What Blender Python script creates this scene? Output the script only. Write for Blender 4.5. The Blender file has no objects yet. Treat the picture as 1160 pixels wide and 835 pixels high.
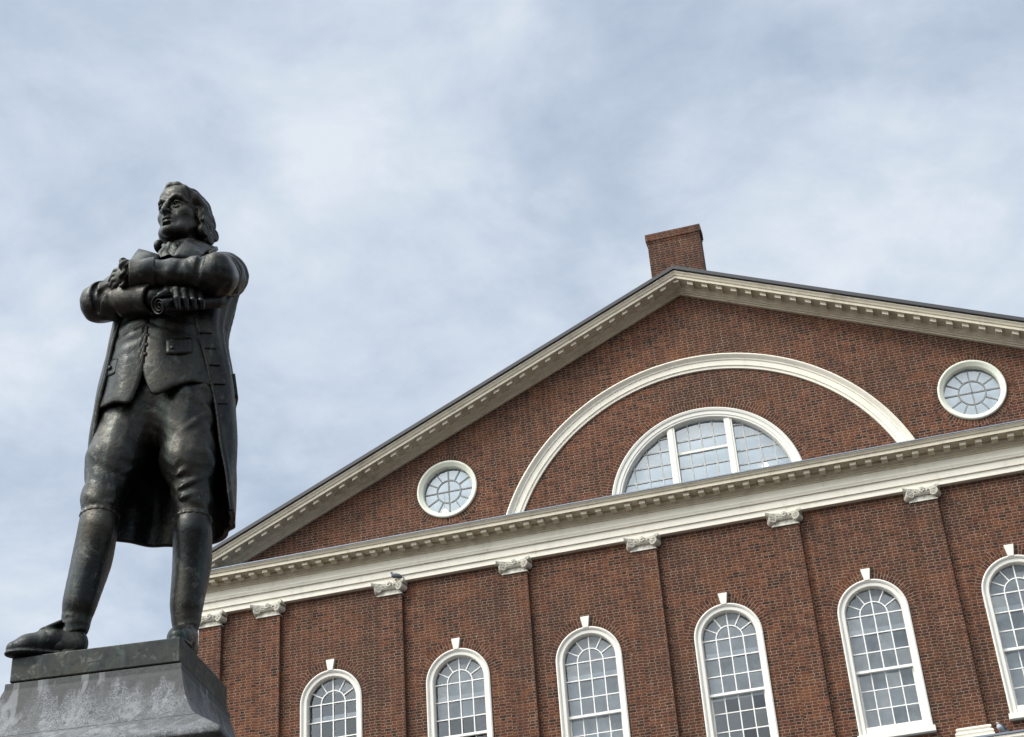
import bpy, bmesh, math, random
import numpy as np
from mathutils import Vector, Matrix

random.seed(7)
scene = bpy.context.scene
COL = scene.collection

# ---------------------------------------------------------------- camera
cam_data = bpy.data.cameras.new("camera")
cam = bpy.data.objects.new("camera", cam_data)
COL.objects.link(cam)
scene.camera = cam
YAW, PITCH, ROLL = -0.2388446, 0.5479421, -0.0745130
cy_, sy_, cp_, sp_, cr_, sr_ = (math.cos(YAW), math.sin(YAW), math.cos(PITCH), math.sin(PITCH), math.cos(ROLL), math.sin(ROLL))
c_fwd = Vector((sy_*cp_, cy_*cp_, sp_))
c_right0 = Vector((cy_, -sy_, 0))
c_up0 = c_right0.cross(c_fwd)
c_right = c_right0*cr_ + c_up0*sr_
c_up = -c_right0*sr_ + c_up0*cr_
m = Matrix.Identity(4)
for i in range(3):
    m[i][0], m[i][1], m[i][2] = c_right[i], c_up[i], -c_fwd[i]
m[0][3], m[1][3], m[2][3] = 3.58541, -32.15206, 1.65
cam.matrix_world = m
cam_data.sensor_fit = 'HORIZONTAL'
cam_data.sensor_width = 36.0
cam_data.lens = 1829.548/1160*36.0
cam_data.clip_start = 0.1
cam_data.clip_end = 3000

# ---------------------------------------------------------------- light
SUN_EL, SUN_AZ = math.radians(46), math.radians(-42)     # azimuth from -Y (behind the viewer), negative = to the left
sun_dir = Vector((math.sin(SUN_AZ)*math.cos(SUN_EL), -math.cos(SUN_AZ)*math.cos(SUN_EL), math.sin(SUN_EL)))
sd = bpy.data.lights.new("sun", 'SUN')
sd.energy = 1.5
sd.angle = math.radians(11)
sd.color = (1.0, 0.95, 0.87)
sun = bpy.data.objects.new("sun", sd)
COL.objects.link(sun)
sun.rotation_euler = sun_dir.to_track_quat('Z', 'Y').to_euler()

world = bpy.data.worlds.new("World")
scene.world = world
world.use_nodes = True
wn = world.node_tree
for n in list(wn.nodes): wn.nodes.remove(n)


class NT:
    """tiny node-tree helper"""
    def __init__(self, tree): self.t = tree
    def n(self, kind, **kw):
        nd = self.t.nodes.new(kind)
        for k, v in kw.items(): setattr(nd, k, v)
        return nd
    def l(self, a, b): self.t.links.new(a, b)
    def put(self, sock, v):
        if isinstance(v, bpy.types.NodeSocket): self.l(v, sock)
        elif v is not None: sock.default_value = v
    def m(self, op, a, b=None, c=None, clamp=False):
        nd = self.n('ShaderNodeMath', operation=op, use_clamp=clamp)
        for i, v in enumerate((a, b, c)):
            if v is not None: self.put(nd.inputs[i], v)
        return nd.outputs[0]
    def vm(self, op, a, b=None):
        nd = self.n('ShaderNodeVectorMath', operation=op)
        self.put(nd.inputs[0], a)
        if b is not None: self.put(nd.inputs[1], b)
        return nd.outputs['Value'] if op in ('DOT_PRODUCT', 'LENGTH') else nd.outputs[0]
    def mix(self, f, a, b, blend='MIX'):
        nd = self.n('ShaderNodeMix', data_type='RGBA', blend_type=blend)
        self.put(nd.inputs[0], f)
        for s, v in ((nd.inputs[6], a), (nd.inputs[7], b)):
            if isinstance(v, tuple) and len(v) == 3: v = (*v, 1)
            self.put(s, v)
        return nd.outputs[2]
    def noise(self, vec, scale, detail=3, rough=0.5, dist=0.0):
        nd = self.n('ShaderNodeTexNoise')
        if vec is not None: self.l(vec, nd.inputs['Vector'])
        nd.inputs['Scale'].default_value = scale
        nd.inputs['Detail'].default_value = detail
        nd.inputs['Roughness'].default_value = rough
        nd.inputs['Distortion'].default_value = dist
        return nd.outputs['Fac']
    def ramp(self, f, stops, interp='LINEAR'):
        nd = self.n('ShaderNodeValToRGB')
        cr = nd.color_ramp
        cr.interpolation = interp
        while len(cr.elements) < len(stops): cr.elements.new(0.5)
        for e, (p, c) in zip(cr.elements, stops):
            e.position = p
            e.color = (c, c, c, 1) if not isinstance(c, tuple) else (*c, 1)
        self.l(f, nd.inputs[0])
        return nd.outputs[0]
    def rng(self, f, a, b, c, d, smooth=False):
        nd = self.n('ShaderNodeMapRange', interpolation_type='SMOOTHSTEP' if smooth else 'LINEAR')
        self.l(f, nd.inputs[0])
        for i, v in enumerate((a, b, c, d)): nd.inputs[i+1].default_value = v
        return nd.outputs[0]


W = NT(wn)
sky = W.n('ShaderNodeTexSky', sky_type='NISHITA', sun_disc=False)
sky.sun_elevation = SUN_EL
sky.sun_rotation = math.pi + SUN_AZ if False else math.atan2(sun_dir.x, sun_dir.y)
sky.air_density = 1.2
sky.dust_density = 3.0
tc = W.n('ShaderNodeTexCoord')
d_ = tc.outputs['Generated']
sep = W.n('ShaderNodeSeparateXYZ'); W.l(d_, sep.inputs[0])
den = W.m('ADD', W.m('MAXIMUM', sep.outputs[2], 0.0), 0.22)
cmb = W.n('ShaderNodeCombineXYZ')
W.l(W.m('DIVIDE', sep.outputs[0], den), cmb.inputs[0])
W.l(W.m('DIVIDE', sep.outputs[1], den), cmb.inputs[1])
cmb.inputs[2].default_value = 3.7
cl_big = W.noise(cmb.outputs[0], 1.25, 4, 0.5, 0.3)
cl_mid = W.noise(cmb.outputs[0], 5.0, 8, 0.58, 0.5)
cl_fin = W.noise(cmb.outputs[0], 14.0, 5, 0.6, 0.2)
cl = W.m('ADD', W.m('MULTIPLY', cl_big, 0.34), W.m('ADD', W.m('MULTIPLY', cl_mid, 0.44), W.m('MULTIPLY', cl_fin, 0.22)))
# cloud banks of this sky: brighter and darker patches by direction
wob = W.n('ShaderNodeTexNoise'); W.l(d_, wob.inputs['Vector']); wob.inputs['Scale'].default_value = 9.0; wob.inputs['Detail'].default_value = 5
d_w = W.vm('NORMALIZE', W.vm('ADD', d_, W.vm('MULTIPLY', W.vm('SUBTRACT', wob.outputs['Color'], (0.5, 0.5, 0.5)), (0.16, 0.16, 0.16))))
def patch(dirv, c0, c1):
    v = Vector(dirv).normalized()
    return W.rng(W.vm('DOT_PRODUCT', d_w, tuple(v)), c0, c1, 0, 1, True)
BANKS = []
for dirv, half, amt in (
        ((-.243, .740, .627), 4.6, .09), ((-.472, .701, .535), 2.6, .12), ((-.356, .667, .654), 6.0, .07), ((.001, .843, .537), 7.5, .05),
        ((-.217, .703, .677), 6.5, .05), ((.096, .774, .626), 5.5, -.09), ((-.078, .773, .629), 6.5, -.06), ((-.327, .793, .514), 6.0, -.05),
        ((-.459, .785, .417), 7.0, -.09), ((-.189, .766, .614), 4.0, -.04), ((-.421, .639, .644), 3.6, -.04)):
    BANKS.append(W.m('MULTIPLY', patch(dirv, math.cos(math.radians(half*1.25)), 1.0), amt*0.52))
for b in BANKS: cl = W.m('ADD', cl, b)
cloud = W.ramp(cl, [(0.38, (3.7, 4.4, 5.4)), (0.46, (4.4, 5.1, 6.1)), (0.53, (5.2, 5.85, 6.7)), (0.64, (6.5, 6.95, 7.5))])
# unseen cloud glow added towards the hidden sun, to brighten the facade
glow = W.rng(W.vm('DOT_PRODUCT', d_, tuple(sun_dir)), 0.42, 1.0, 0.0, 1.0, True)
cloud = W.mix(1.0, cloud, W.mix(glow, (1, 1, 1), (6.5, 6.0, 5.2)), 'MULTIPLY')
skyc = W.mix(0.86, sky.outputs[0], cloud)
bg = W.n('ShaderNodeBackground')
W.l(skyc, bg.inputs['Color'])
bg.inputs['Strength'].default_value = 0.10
wo = W.n('ShaderNodeOutputWorld')
W.l(bg.outputs[0], wo.inputs['Surface'])

vs = scene.view_settings
vs.view_transform = 'Standard'
vs.look = 'None'
vs.exposure = 0.40
vs.gamma = 1.0
vs.use_curve_mapping = False
scene.cycles.max_bounces = 6
scene.cycles.use_denoising = True


# ---------------------------------------------------------------- object helpers
def tag(o, label=None, cat=None, group=None, kind=None):
    if label: o['label'] = label
    if cat: o['category'] = cat
    if group: o['group'] = group
    if kind: o['kind'] = kind
    return o

def empty(name, loc=(0, 0, 0), rz=0.0, parent=None):
    o = bpy.data.objects.new(name, None)
    o.empty_display_size = 0.3
    COL.objects.link(o)
    o.location = loc
    o.rotation_euler = (0, 0, rz)
    if parent: o.parent = parent
    return o

def link_mesh(name, me, mat=None, parent=None, smooth=False):
    o = bpy.data.objects.new(name, me)
    COL.objects.link(o)
    if mat: me.materials.append(mat)
    if parent: o.parent = parent
    if smooth:
        me.polygons.foreach_set('use_smooth', [True]*len(me.polygons))
    return o

def from_arrays(name, V, F, mat=None, parent=None, smooth=False):
    me = bpy.data.meshes.new(name)
    V = np.asarray(V, np.float32)
    F = np.asarray(F, np.int32)
    me.vertices.add(len(V)); me.vertices.foreach_set('co', V.ravel())
    k = F.shape[1]
    me.loops.add(F.size); me.loops.foreach_set('vertex_index', F.ravel())
    me.polygons.add(len(F)); me.polygons.foreach_set('loop_start', np.arange(0, F.size, k, dtype=np.int32))
    me.update(calc_edges=True)
    me.validate()
    return link_mesh(name, me, mat, parent, smooth)

class MB:
    """collects shapes for ONE mesh object"""
    def __init__(self): self.bm = bmesh.new()
    def box(self, x0, x1, y0, y1, z0, z1, M=None):
        vs_ = [self.bm.verts.new((x, y, z)) for z in (z0, z1) for y in (y0, y1) for x in (x0, x1)]
        if M is not None:
            for v in vs_: v.co = M @ v.co
        for f in ((0, 2, 3, 1), (4, 5, 7, 6), (0, 1, 5, 4), (2, 6, 7, 3), (0, 4, 6, 2), (1, 3, 7, 5)):
            self.bm.faces.new([vs_[i] for i in f])
        return self
    def poly(self, pts): 
        return self.bm.faces.new([self.bm.verts.new(p) for p in pts])
    def sweep(self, rings, closed_ring=True, caps=True, closed_path=False):
        R = [[self.bm.verts.new(p) for p in r] for r in rings]
        n = len(R[0])
        for i in range(len(R) if closed_path else len(R)-1):
            a, b = R[i], R[(i+1) % len(R)]
            for j in range(n if closed_ring else n-1):
                try: self.bm.faces.new((a[j], a[(j+1) % n], b[(j+1) % n], b[j]))
                except ValueError: pass
        if caps and not closed_path and closed_ring:
            self.bm.faces.new(R[0][::-1]); self.bm.faces.new(R[-1])
        return self
    def build(self, name, mat=None, parent=None, smooth=False, bevel=0.0):
        bmesh.ops.recalc_face_normals(self.bm, faces=self.bm.faces)
        me = bpy.data.meshes.new(name)
        self.bm.to_mesh(me); self.bm.free()
        o = link_mesh(name, me, mat, parent, smooth)
        if bevel:
            md = o.modifiers.new("bevel", 'BEVEL'); md.width = bevel; md.segments = 2; md.limit_method = 'ANGLE'
        return o

# ---------------------------------------------------------------- sculpting kit: distance fields on a grid, meshed by surface nets
class Vol:
    def __init__(self, xs, ys, zs):
        self.ax = [np.asarray(a, np.float32) for a in (xs, ys, zs)]
        self.F = np.full(tuple(len(a) for a in self.ax), 0.08, np.float32)
    def block(self, lo, hi):
        sl = []
        for a, l, h in zip(self.ax, lo, hi):
            i = max(int(np.searchsorted(a, l))-1, 0); j = min(int(np.searchsorted(a, h))+1, len(a))
            sl.append(slice(i, j))
        sl = tuple(sl)
        X = self.ax[0][sl[0]][:, None, None]; Y = self.ax[1][sl[1]][None, :, None]; Z = self.ax[2][sl[2]][None, None, :]
        return sl, X, Y, Z
    def put(self, d, sl, k=0.0, op='add'):
        a = self.F[sl]
        d = d.astype(np.float32)
        if a.size == 0: return
        if op == 'sub': d = -d
        if op == 'add':
            r = np.minimum(a, d)
            if k > 0: h = np.maximum(k-np.abs(a-d), 0)/k; r -= h*h*k*0.25
        else:
            r = np.maximum(a, d)
            if k > 0: h = np.maximum(k-np.abs(a-d), 0)/k; r += h*h*k*0.25
        self.F[sl] = r
    def cone(self, a, b, ra, rb, k=0.0, op='add', disp=None, flat=None):
        a = np.array(a, float); b = np.array(b, float)
        R = max(ra, rb)+0.05+k
        sl, X, Y, Z = self.block(np.minimum(a, b)-R, np.maximum(a, b)+R)
        ab = b-a; L2 = max(ab@ab, 1e-9)
        px, py, pz = X-a[0], Y-a[1], Z-a[2]
        t = np.clip((px*ab[0]+py*ab[1]+pz*ab[2])/L2, 0, 1)
        qx, qy, qz = px-t*ab[0], py-t*ab[1], pz-t*ab[2]
        d = np.sqrt(qx*qx+qy*qy+qz*qz)-(ra+(rb-ra)*t)
        if disp: d = d+disp(X, Y, Z, t)
        self.put(d, sl, k, op)
    def chain(self, pts, rs, k=0.01, op='add', disp=None):
        for i in range(len(pts)-1): self.cone(pts[i], pts[i+1], rs[i], rs[i+1], k, op, disp)
    def ell(self, c, r, R=None, k=0.0, op='add', disp=None):
        c = np.array(c, float); r = np.array(r, float)
        M = max(r)+0.05+k
        sl, X, Y, Z = self.block(c-M, c+M)
        p = [X-c[0], Y-c[1], Z-c[2]]
        if R is not None:
            p = [p[0]*R[0][i]+p[1]*R[1][i]+p[2]*R[2][i] for i in range(3)]
        k0 = np.sqrt((p[0]/r[0])**2+(p[1]/r[1])**2+(p[2]/r[2])**2)
        k1 = np.sqrt((p[0]/r[0]**2)**2+(p[1]/r[1]**2)**2+(p[2]/r[2]**2)**2)+1e-6
        d = k0*(k0-1)/k1
        if disp: d = d+disp(X, Y, Z, p)
        self.put(d, sl, k, op)
    def rbox(self, c, h, R=None, r=0.01, k=0.0, op='add'):
        c = np.array(c, float); M = float(np.linalg.norm(h))+0.05+k
        sl, X, Y, Z = self.block(c-M, c+M)
        p = [X-c[0], Y-c[1], Z-c[2]]
        if R is not None: p = [p[0]*R[0][i]+p[1]*R[1][i]+p[2]*R[2][i] for i in range(3)]
        q = [np.abs(p[i])-(h[i]-r) for i in range(3)]
        d = np.sqrt(np.maximum(q[0], 0)**2+np.maximum(q[1], 0)**2+np.maximum(q[2], 0)**2)+np.minimum(np.maximum(q[0], np.maximum(q[1], q[2])), 0)-r
        self.put(d, sl, k, op)
    def displace(self, lo, hi, fn):
        sl, X, Y, Z = self.block(lo, hi)
        self.F[sl] += fn(X, Y, Z).astype(np.float32)
    def mesh(self):
        F = self.F; S = F < 0
        nx, ny, nz = F.shape
        c = np.zeros((nx-1, ny-1, nz-1), np.int8)
        for i in (0, 1):
            for j in (0, 1):
                for k in (0, 1):
                    c += S[i:nx-1+i, j:ny-1+j, k:nz-1+k]
        I, J, K = np.nonzero((c > 0) & (c < 8))
        idx = np.full(c.shape, -1, np.int32); idx[I, J, K] = np.arange(len(I))
        acc = np.zeros((len(I), 3)); cnt = np.zeros(len(I))
        cor = [(i, j, k) for i in (0, 1) for j in (0, 1) for k in (0, 1)]
        for a in cor:
            for ax in range(3):
                if a[ax]: continue
                b = list(a); b[ax] = 1
                fa = F[I+a[0], J+a[1], K+a[2]]; fb = F[I+b[0], J+b[1], K+b[2]]
                m_ = (fa < 0) != (fb < 0)
                t = np.where(m_, fa/np.where(m_, fa-fb, 1), 0)
                pos = np.array(a, float)[None, :].repeat(len(I), 0); pos[:, ax] = t
                acc += pos*m_[:, None]; cnt += m_
        acc /= cnt[:, None]
        V = np.empty((len(I), 3))
        for ax, ii in enumerate((I, J, K)):
            A = self.ax[ax]; V[:, ax] = A[ii]+acc[:, ax]*(A[ii+1]-A[ii])
        Q = []
        for ax in range(3):
            o1, o2 = [(1, 2), (2, 0), (0, 1)][ax]
            sl0 = [slice(None)]*3; sl1 = [slice(None)]*3
            sl0[ax] = slice(0, -1); sl1[ax] = slice(1, None)
            for o in (o1, o2): sl0[o] = slice(1, -1); sl1[o] = slice(1, -1)
            s0, s1 = S[tuple(sl0)], S[tuple(sl1)]
            P = np.array(np.nonzero(s0 != s1)); 
            if P.shape[1] == 0: continue
            inside = s0[tuple(P)]
            P[o1] += 1; P[o2] += 1
            def at(d1, d2):
                q = P.copy(); q[o1] += d1; q[o2] += d2
                return idx[tuple(q)]
            q4 = np.stack([at(-1, -1), at(0, -1), at(0, 0), at(-1, 0)], 1)
            q4[~inside] = q4[~inside][:, ::-1]
            Q.append(q4)
        return V, np.concatenate(Q)

def grid(lo, hi, h): return [np.arange(l, u+h, h) for l, u in zip(lo, hi)]

def relax(V, Q, it=1, lam=0.5):
    E = np.concatenate([Q[:, [0, 1]], Q[:, [1, 2]], Q[:, [2, 3]], Q[:, [3, 0]]])
    n = len(V)
    deg = np.bincount(E[:, 0], minlength=n)+np.bincount(E[:, 1], minlength=n)
    for _ in range(it):
        A = np.stack([np.bincount(E[:, 0], V[E[:, 1], i], n)+np.bincount(E[:, 1], V[E[:, 0], i], n) for i in range(3)], 1)
        V = V+lam*(A/np.maximum(deg, 1)[:, None]-V)
    return V

def sheet(P, th, disp=None):
    """thick cloth sheet from a grid of points (rows x columns): two skins and a rim"""
    P = np.asarray(P, float)
    du = np.gradient(P, axis=1); dv = np.gradient(P, axis=0)
    N = np.cross(du, dv); N /= np.linalg.norm(N, axis=2, keepdims=True)+1e-9
    if disp is not None: P = P+N*disp[..., None]
    du = np.gradient(P, axis=1); dv = np.gradient(P, axis=0)
    N = np.cross(du, dv); N /= np.linalg.norm(N, axis=2, keepdims=True)+1e-9
    if np.isscalar(th): th = np.full(P.shape[:2], th)
    A = P; B = P-N*th[..., None]
    r, c = P.shape[:2]
    V = np.concatenate([A.reshape(-1, 3), B.reshape(-1, 3)])
    g = np.arange(r*c).reshape(r, c)
    q = np.stack([g[:-1, :-1], g[:-1, 1:], g[1:, 1:], g[1:, :-1]], -1).reshape(-1, 4)
    F = [q, q[:, ::-1]+r*c]
    loop = np.concatenate([g[0, :], g[1:, -1], g[-1, -2::-1], g[-2:0:-1, 0]])
    nx = np.roll(loop, -1)
    F.append(np.stack([loop, loop+r*c, nx+r*c, nx], 1))
    return V, np.concatenate(F)

def merge(*parts):
    V, F, n = [], [], 0
    for v, f in parts:
        V.append(v); F.append(np.asarray(f)+n); n += len(v)
    return np.concatenate(V), np.concatenate(F)

def cr_interp(ts, keys, vals):
    """Catmull-Rom through (keys, vals)"""
    vals = np.asarray(vals, float); keys = np.asarray(keys, float)
    i = np.clip(np.searchsorted(keys, ts, side='right')-1, 0, len(keys)-2)
    t = (ts-keys[i])/(keys[i+1]-keys[i])
    p0 = vals[np.maximum(i-1, 0)]; p1 = vals[i]; p2 = vals[i+1]; p3 = vals[np.minimum(i+2, len(keys)-1)]
    t = t.reshape(t.shape+(1,)*(vals.ndim-1))
    return 0.5*(2*p1+(p2-p0)*t+(2*p0-5*p1+4*p2-p3)*t*t+(-p0+3*p1-3*p2+p3)*t**3)

# ---------------------------------------------------------------- materials of the place
G0 = 1.65        # the facade was measured from eye level; add this to get heights above the ground

def brick_tone(T, rnd, co, vec3):
    """fired-clay colour: per-brick value plus weather-worn fields"""
    base = T.ramp(rnd, [(0.0, (0.020, 0.011, 0.009)), (0.07, (0.040, 0.017, 0.011)), (0.22, (0.068, 0.023, 0.013)), (0.60, (0.096, 0.031, 0.0155)), (0.88, (0.130, 0.043, 0.020)), (1.0, (0.155, 0.064, 0.034))])
    big = T.noise(vec3, 0.42, 5, 0.6, 0.5)
    base = T.mix(T.ramp(big, [(0.42, 0.0), (0.60, 0.75)]), base, (0.046, 0.021, 0.015))
    mid = T.noise(vec3, 1.7, 5, 0.62, 0.4)
    base = T.mix(T.ramp(mid, [(0.50, 0.0), (0.72, 0.60)]), base, (0.165, 0.054, 0.020))
    fine = T.noise(vec3, 38, 3, 0.6)
    return T.mix(T.ramp(fine, [(0.35, 0.0), (0.75, 0.35)]), base, (0.075, 0.033, 0.024))

def brick_mat(name, uvmode=False, soot=0.0):
    """Flemish bond worked out from the wall's own coordinates (headers and stretchers alternate in each course)"""
    mt = bpy.data.materials.new(name); mt.use_nodes = True
    T = NT(mt.node_tree); b = mt.node_tree.nodes['Principled BSDF']
    tcn = T.n('ShaderNodeTexCoord')
    sp = T.n('ShaderNodeSeparateXYZ'); 
    co = tcn.outputs['Object']
    T.l(co, sp.inputs[0])
    H, Lp, J = 0.0650, 0.268, 0.0115
    if uvmode:
        su = T.n('ShaderNodeSeparateXYZ'); T.l(tcn.outputs['UV'], su.inputs[0])
        U, Vv = su.outputs[0], su.outputs[1]
        H, Lp = 0.068, 0.30
        zrow = T.m('DIVIDE', U, H); xx = Vv
    else:
        # on faces that look sideways use y as the run of the course
        gn = T.n('ShaderNodeNewGeometry'); sg = T.n('ShaderNodeSeparateXYZ'); T.l(gn.outputs['True Normal'], sg.inputs[0])
        side = T.m('GREATER_THAN', T.m('ABSOLUTE', sg.outputs[0]), 0.7)
        mx = T.n('ShaderNodeMix', data_type='FLOAT'); T.l(side, mx.inputs[0]); T.l(sp.outputs[0], mx.inputs[2]); T.l(sp.outputs[1], mx.inputs[3])
        xx = mx.outputs[0]
        wob = T.m('MULTIPLY', T.m('SUBTRACT', T.noise(co, 1.1, 2), 0.5), 0.022)
        zrow = T.m('DIVIDE', T.m('ADD', sp.outputs[2], wob), H)
    row = T.m('FLOOR', zrow); fz = T.m('SUBTRACT', zrow, row)
    shift = T.m('MULTIPLY', T.m('FRACT', T.m('MULTIPLY', row, 0.5)), 1.0)
    rr = T.n('ShaderNodeTexWhiteNoise', noise_dimensions='1D'); T.l(T.m('ADD', row, 0.37), rr.inputs['W'])
    jit = T.m('MULTIPLY', T.m('SUBTRACT', rr.outputs['Value'], 0.5), 0.10)
    xp = T.m('ADD', T.m('DIVIDE', xx, Lp), T.m('ADD', shift, jit))
    ci = T.m('FLOOR', xp); fx = T.m('SUBTRACT', xp, ci)
    hd = T.m('GREATER_THAN', fx, 0.62)
    # distance to the nearest joint in metres
    e1 = T.m('ABSOLUTE', T.m('SUBTRACT', fx, 0.62)); e2 = T.m('MINIMUM', fx, T.m('SUBTRACT', 1.0, fx))
    ex = T.m('MULTIPLY', T.m('MINIMUM', e1, e2), Lp)
    ez = T.m('MULTIPLY', T.m('MINIMUM', fz, T.m('SUBTRACT', 1.0, fz)), H)
    rag = T.m('MULTIPLY', T.m('SUBTRACT', T.noise(co, 60, 2), 0.5), 0.006)
    dist = T.m('ADD', T.m('MINIMUM', ex, ez), rag)
    mortar = T.rng(dist, J*0.42, J*0.72, 1.0, 0.0)
    cv = T.n('ShaderNodeCombineXYZ'); T.l(ci, cv.inputs[0]); T.l(row, cv.inputs[1]); T.l(hd, cv.inputs[2])
    wn_ = T.n('ShaderNodeTexWhiteNoise', noise_dimensions='3D'); T.l(cv.outputs[0], wn_.inputs['Vector'])
    rnd = T.m('SUBTRACT', wn_.outputs['Value'], T.m('MULTIPLY', hd, 0.16), clamp=True)
    col = brick_tone(T, rnd, co, co)
    mcol = T.mix(T.noise(co, 3.0, 4, 0.6), (0.13, 0.092, 0.068), (0.37, 0.285, 0.205))
    col = T.mix(T.m('MULTIPLY', mortar, T.ramp(T.noise(co, 5.5, 3, 0.6), [(0.3, 0.35), (0.6, 0.85)])), col, mcol)
    # lime and droppings specks
    spk = T.n('ShaderNodeTexVoronoi', feature='F1'); T.l(co, spk.inputs['Vector']); spk.inputs['Scale'].default_value = 1.7
    col = T.mix(T.m('MULTIPLY', T.m('LESS_THAN', T.m('ADD', spk.outputs['Distance'], T.m('MULTIPLY', T.noise(co, 25, 2), 0.05)), 0.047), 0.65), col, (0.55, 0.50, 0.45))
    # rain-worn dark runs hanging from the ledges
    mp = T.n('ShaderNodeMapping'); T.l(co, mp.inputs['Vector']); mp.inputs['Scale'].default_value = (2.6, 2.6, 0.22)
    run = T.ramp(T.noise(mp.outputs[0], 1.5, 5, 0.65), [(0.52, 0.0), (0.72, 0.45)])
    col = T.mix(run, col, (0.038, 0.020, 0.016))
    if soot: col = T.mix(T.m('MULTIPLY', T.ramp(T.noise(co, 1.3, 4, .6), [(.3, .5), (.6, 1.0)]), soot), col, (0.022, 0.015, 0.013))
    T.l(col, b.inputs['Base Color'])
    b.inputs['Roughness'].default_value = 0.9
    b.inputs['Specular IOR Level'].default_value = 0.2
    bp = T.n('ShaderNodeBump'); bp.inputs['Strength'].default_value = 0.8; bp.inputs['Distance'].default_value = 0.008
    T.l(T.m('ADD', T.m('SUBTRACT', 1.0, mortar), T.m('MULTIPLY', wn_.outputs['Value'], 0.5)), bp.inputs['Height']); T.l(bp.outputs[0], b.inputs['Normal'])
    return mt

def paint_mat(name, col, dirt=(0.42, 0.38, 0.30), amt=0.5, rough=0.55, sc=1.0):
    mt = bpy.data.materials.new(name); mt.use_nodes = True
    T = NT(mt.node_tree); b = mt.node_tree.nodes['Principled BSDF']
    co = T.n('ShaderNodeTexCoord').outputs['Object']
    a = T.noise(co, 2.2*sc, 6, 0.65, 0.8)
    mp = T.n('ShaderNodeMapping'); T.l(co, mp.inputs['Vector']); mp.inputs['Scale'].default_value = (5*sc, 5*sc, 0.6*sc*sc)
    c = T.noise(mp.outputs[0], 1.4, 5, 0.65)
    k = T.m('MULTIPLY', T.ramp(a, [(0.45, 0.05), (0.75, 1.0)]), T.ramp(c, [(0.40, 0.1), (0.70, 1.0)]))
    f = T.noise(co, 55, 3, 0.6)
    col2 = T.mix(T.m('MULTIPLY', k, amt, clamp=True), col, dirt)
    col2 = T.mix(T.ramp(f, [(0.60, 0.0), (0.80, 0.18)]), col2, dirt)
    T.l(col2, b.inputs['Base Color'])
    b.inputs['Roughness'].default_value = rough
    b.inputs['Specular IOR Level'].default_value = 0.35
    bp = T.n('ShaderNodeBump'); bp.inputs['Strength'].default_value = 0.15; bp.inputs['Distance'].default_value = 0.004
    T.l(f, bp.inputs['Height']); T.l(bp.outputs[0], b.inputs['Normal'])
    return mt

def plain_mat(name, col, rough=0.6, metal=0.0, var=0.35, scale=6.0):
    mt = bpy.data.materials.new(name); mt.use_nodes = True
    T = NT(mt.node_tree); b = mt.node_tree.nodes['Principled BSDF']
    co = T.n('ShaderNodeTexCoord').outputs['Object']
    n_ = T.noise(co, scale, 5, 0.62, 0.4)
    T.l(T.mix(n_, tuple(x*(1-var) for x in col), tuple(min(1, x*(1+var)) for x in col)), b.inputs['Base Color'])
    b.inputs['Roughness'].default_value = rough; b.inputs['Metallic'].default_value = metal
    return mt

def glass_mat(name, tint, gloss, wav, tilt=1.0):
    """old window glass: partly mirror, partly see-through, slightly wavy"""
    mt = bpy.data.materials.new(name); mt.use_nodes = True
    nt_ = mt.node_tree; T = NT(nt_)
    nt_.nodes.remove(nt_.nodes['Principled BSDF'])
    out = nt_.nodes['Material Output']
    co = T.n('ShaderNodeTexCoord').outputs['Object']
    bp = T.n('ShaderNodeBump'); bp.inputs['Strength'].default_value = wav; bp.inputs['Distance'].default_value = 0.02
    T.l(T.noise(co, 3.3, 2, 0.5, 0.6), bp.inputs['Height'])
    # every light of glass sits at its own slight angle in the putty
    cell = T.vm('FLOOR', T.vm('DIVIDE', co, (.285, 1.0, .40)))
    wv = T.n('ShaderNodeTexWhiteNoise', noise_dimensions='3D'); T.l(cell, wv.inputs['Vector'])
    ge = T.n('ShaderNodeNewGeometry')
    tn = T.vm('NORMALIZE', T.vm('ADD', ge.outputs['Normal'], T.vm('MULTIPLY', T.vm('SUBTRACT', wv.outputs['Color'], (.5, .5, .5)), (.09*tilt, .0, .12*tilt))))
    T.l(tn, bp.inputs['Normal'])
    g = T.n('ShaderNodeBsdfGlossy'); g.inputs['Roughness'].default_value = 0.03; g.inputs['Color'].default_value = (0.92, 0.96, 1.0, 1); T.l(bp.outputs[0], g.inputs['Normal'])
    t = T.n('ShaderNodeBsdfTransparent'); t.inputs['Color'].default_value = (*tint, 1)
    fr = T.n('ShaderNodeFresnel'); fr.inputs['IOR'].default_value = 1.42
    mx = T.n('ShaderNodeMixShader')
    T.l(T.m('ADD', fr.outputs[0], gloss, clamp=True), mx.inputs[0]); T.l(t.outputs[0], mx.inputs[1]); T.l(g.outputs[0], mx.inputs[2])
    T.l(mx.outputs[0], out.inputs['Surface'])
    return mt

M_brick = brick_mat("brick")
M_brick_arch = brick_mat("arch_brick", True)
M_brick_ch = brick_mat("sooty_brick", False, 0.35)
M_white = paint_mat("white_trim", (0.74, 0.695, 0.59), (0.40, 0.36, 0.28), 0.55)
M_cream = paint_mat("cream_cornice", (0.57, 0.515, 0.40), (0.20, 0.16, 0.10), 0.85)
M_frame = paint_mat("window_paint", (0.68, 0.66, 0.60), (0.50, 0.46, 0.38), 0.35)
M_round = paint_mat("round_window_paint", (0.70, 0.71, 0.60), (0.42, 0.40, 0.30), 0.4)
M_cap = paint_mat("capital_paint", (0.60, 0.57, 0.49), (0.05, 0.045, 0.035), 1.3, .55, 5.0)
M_slate = plain_mat("slate_edge", (0.028, 0.028, 0.032), 0.6, 0, 0.4, 9)
M_lead = plain_mat("lead_flashing", (0.16, 0.185, 0.22), 0.45, 0.3, 0.35, 5)
M_dark = plain_mat("dark_inside", (0.025, 0.028, 0.03), 0.9)
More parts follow.
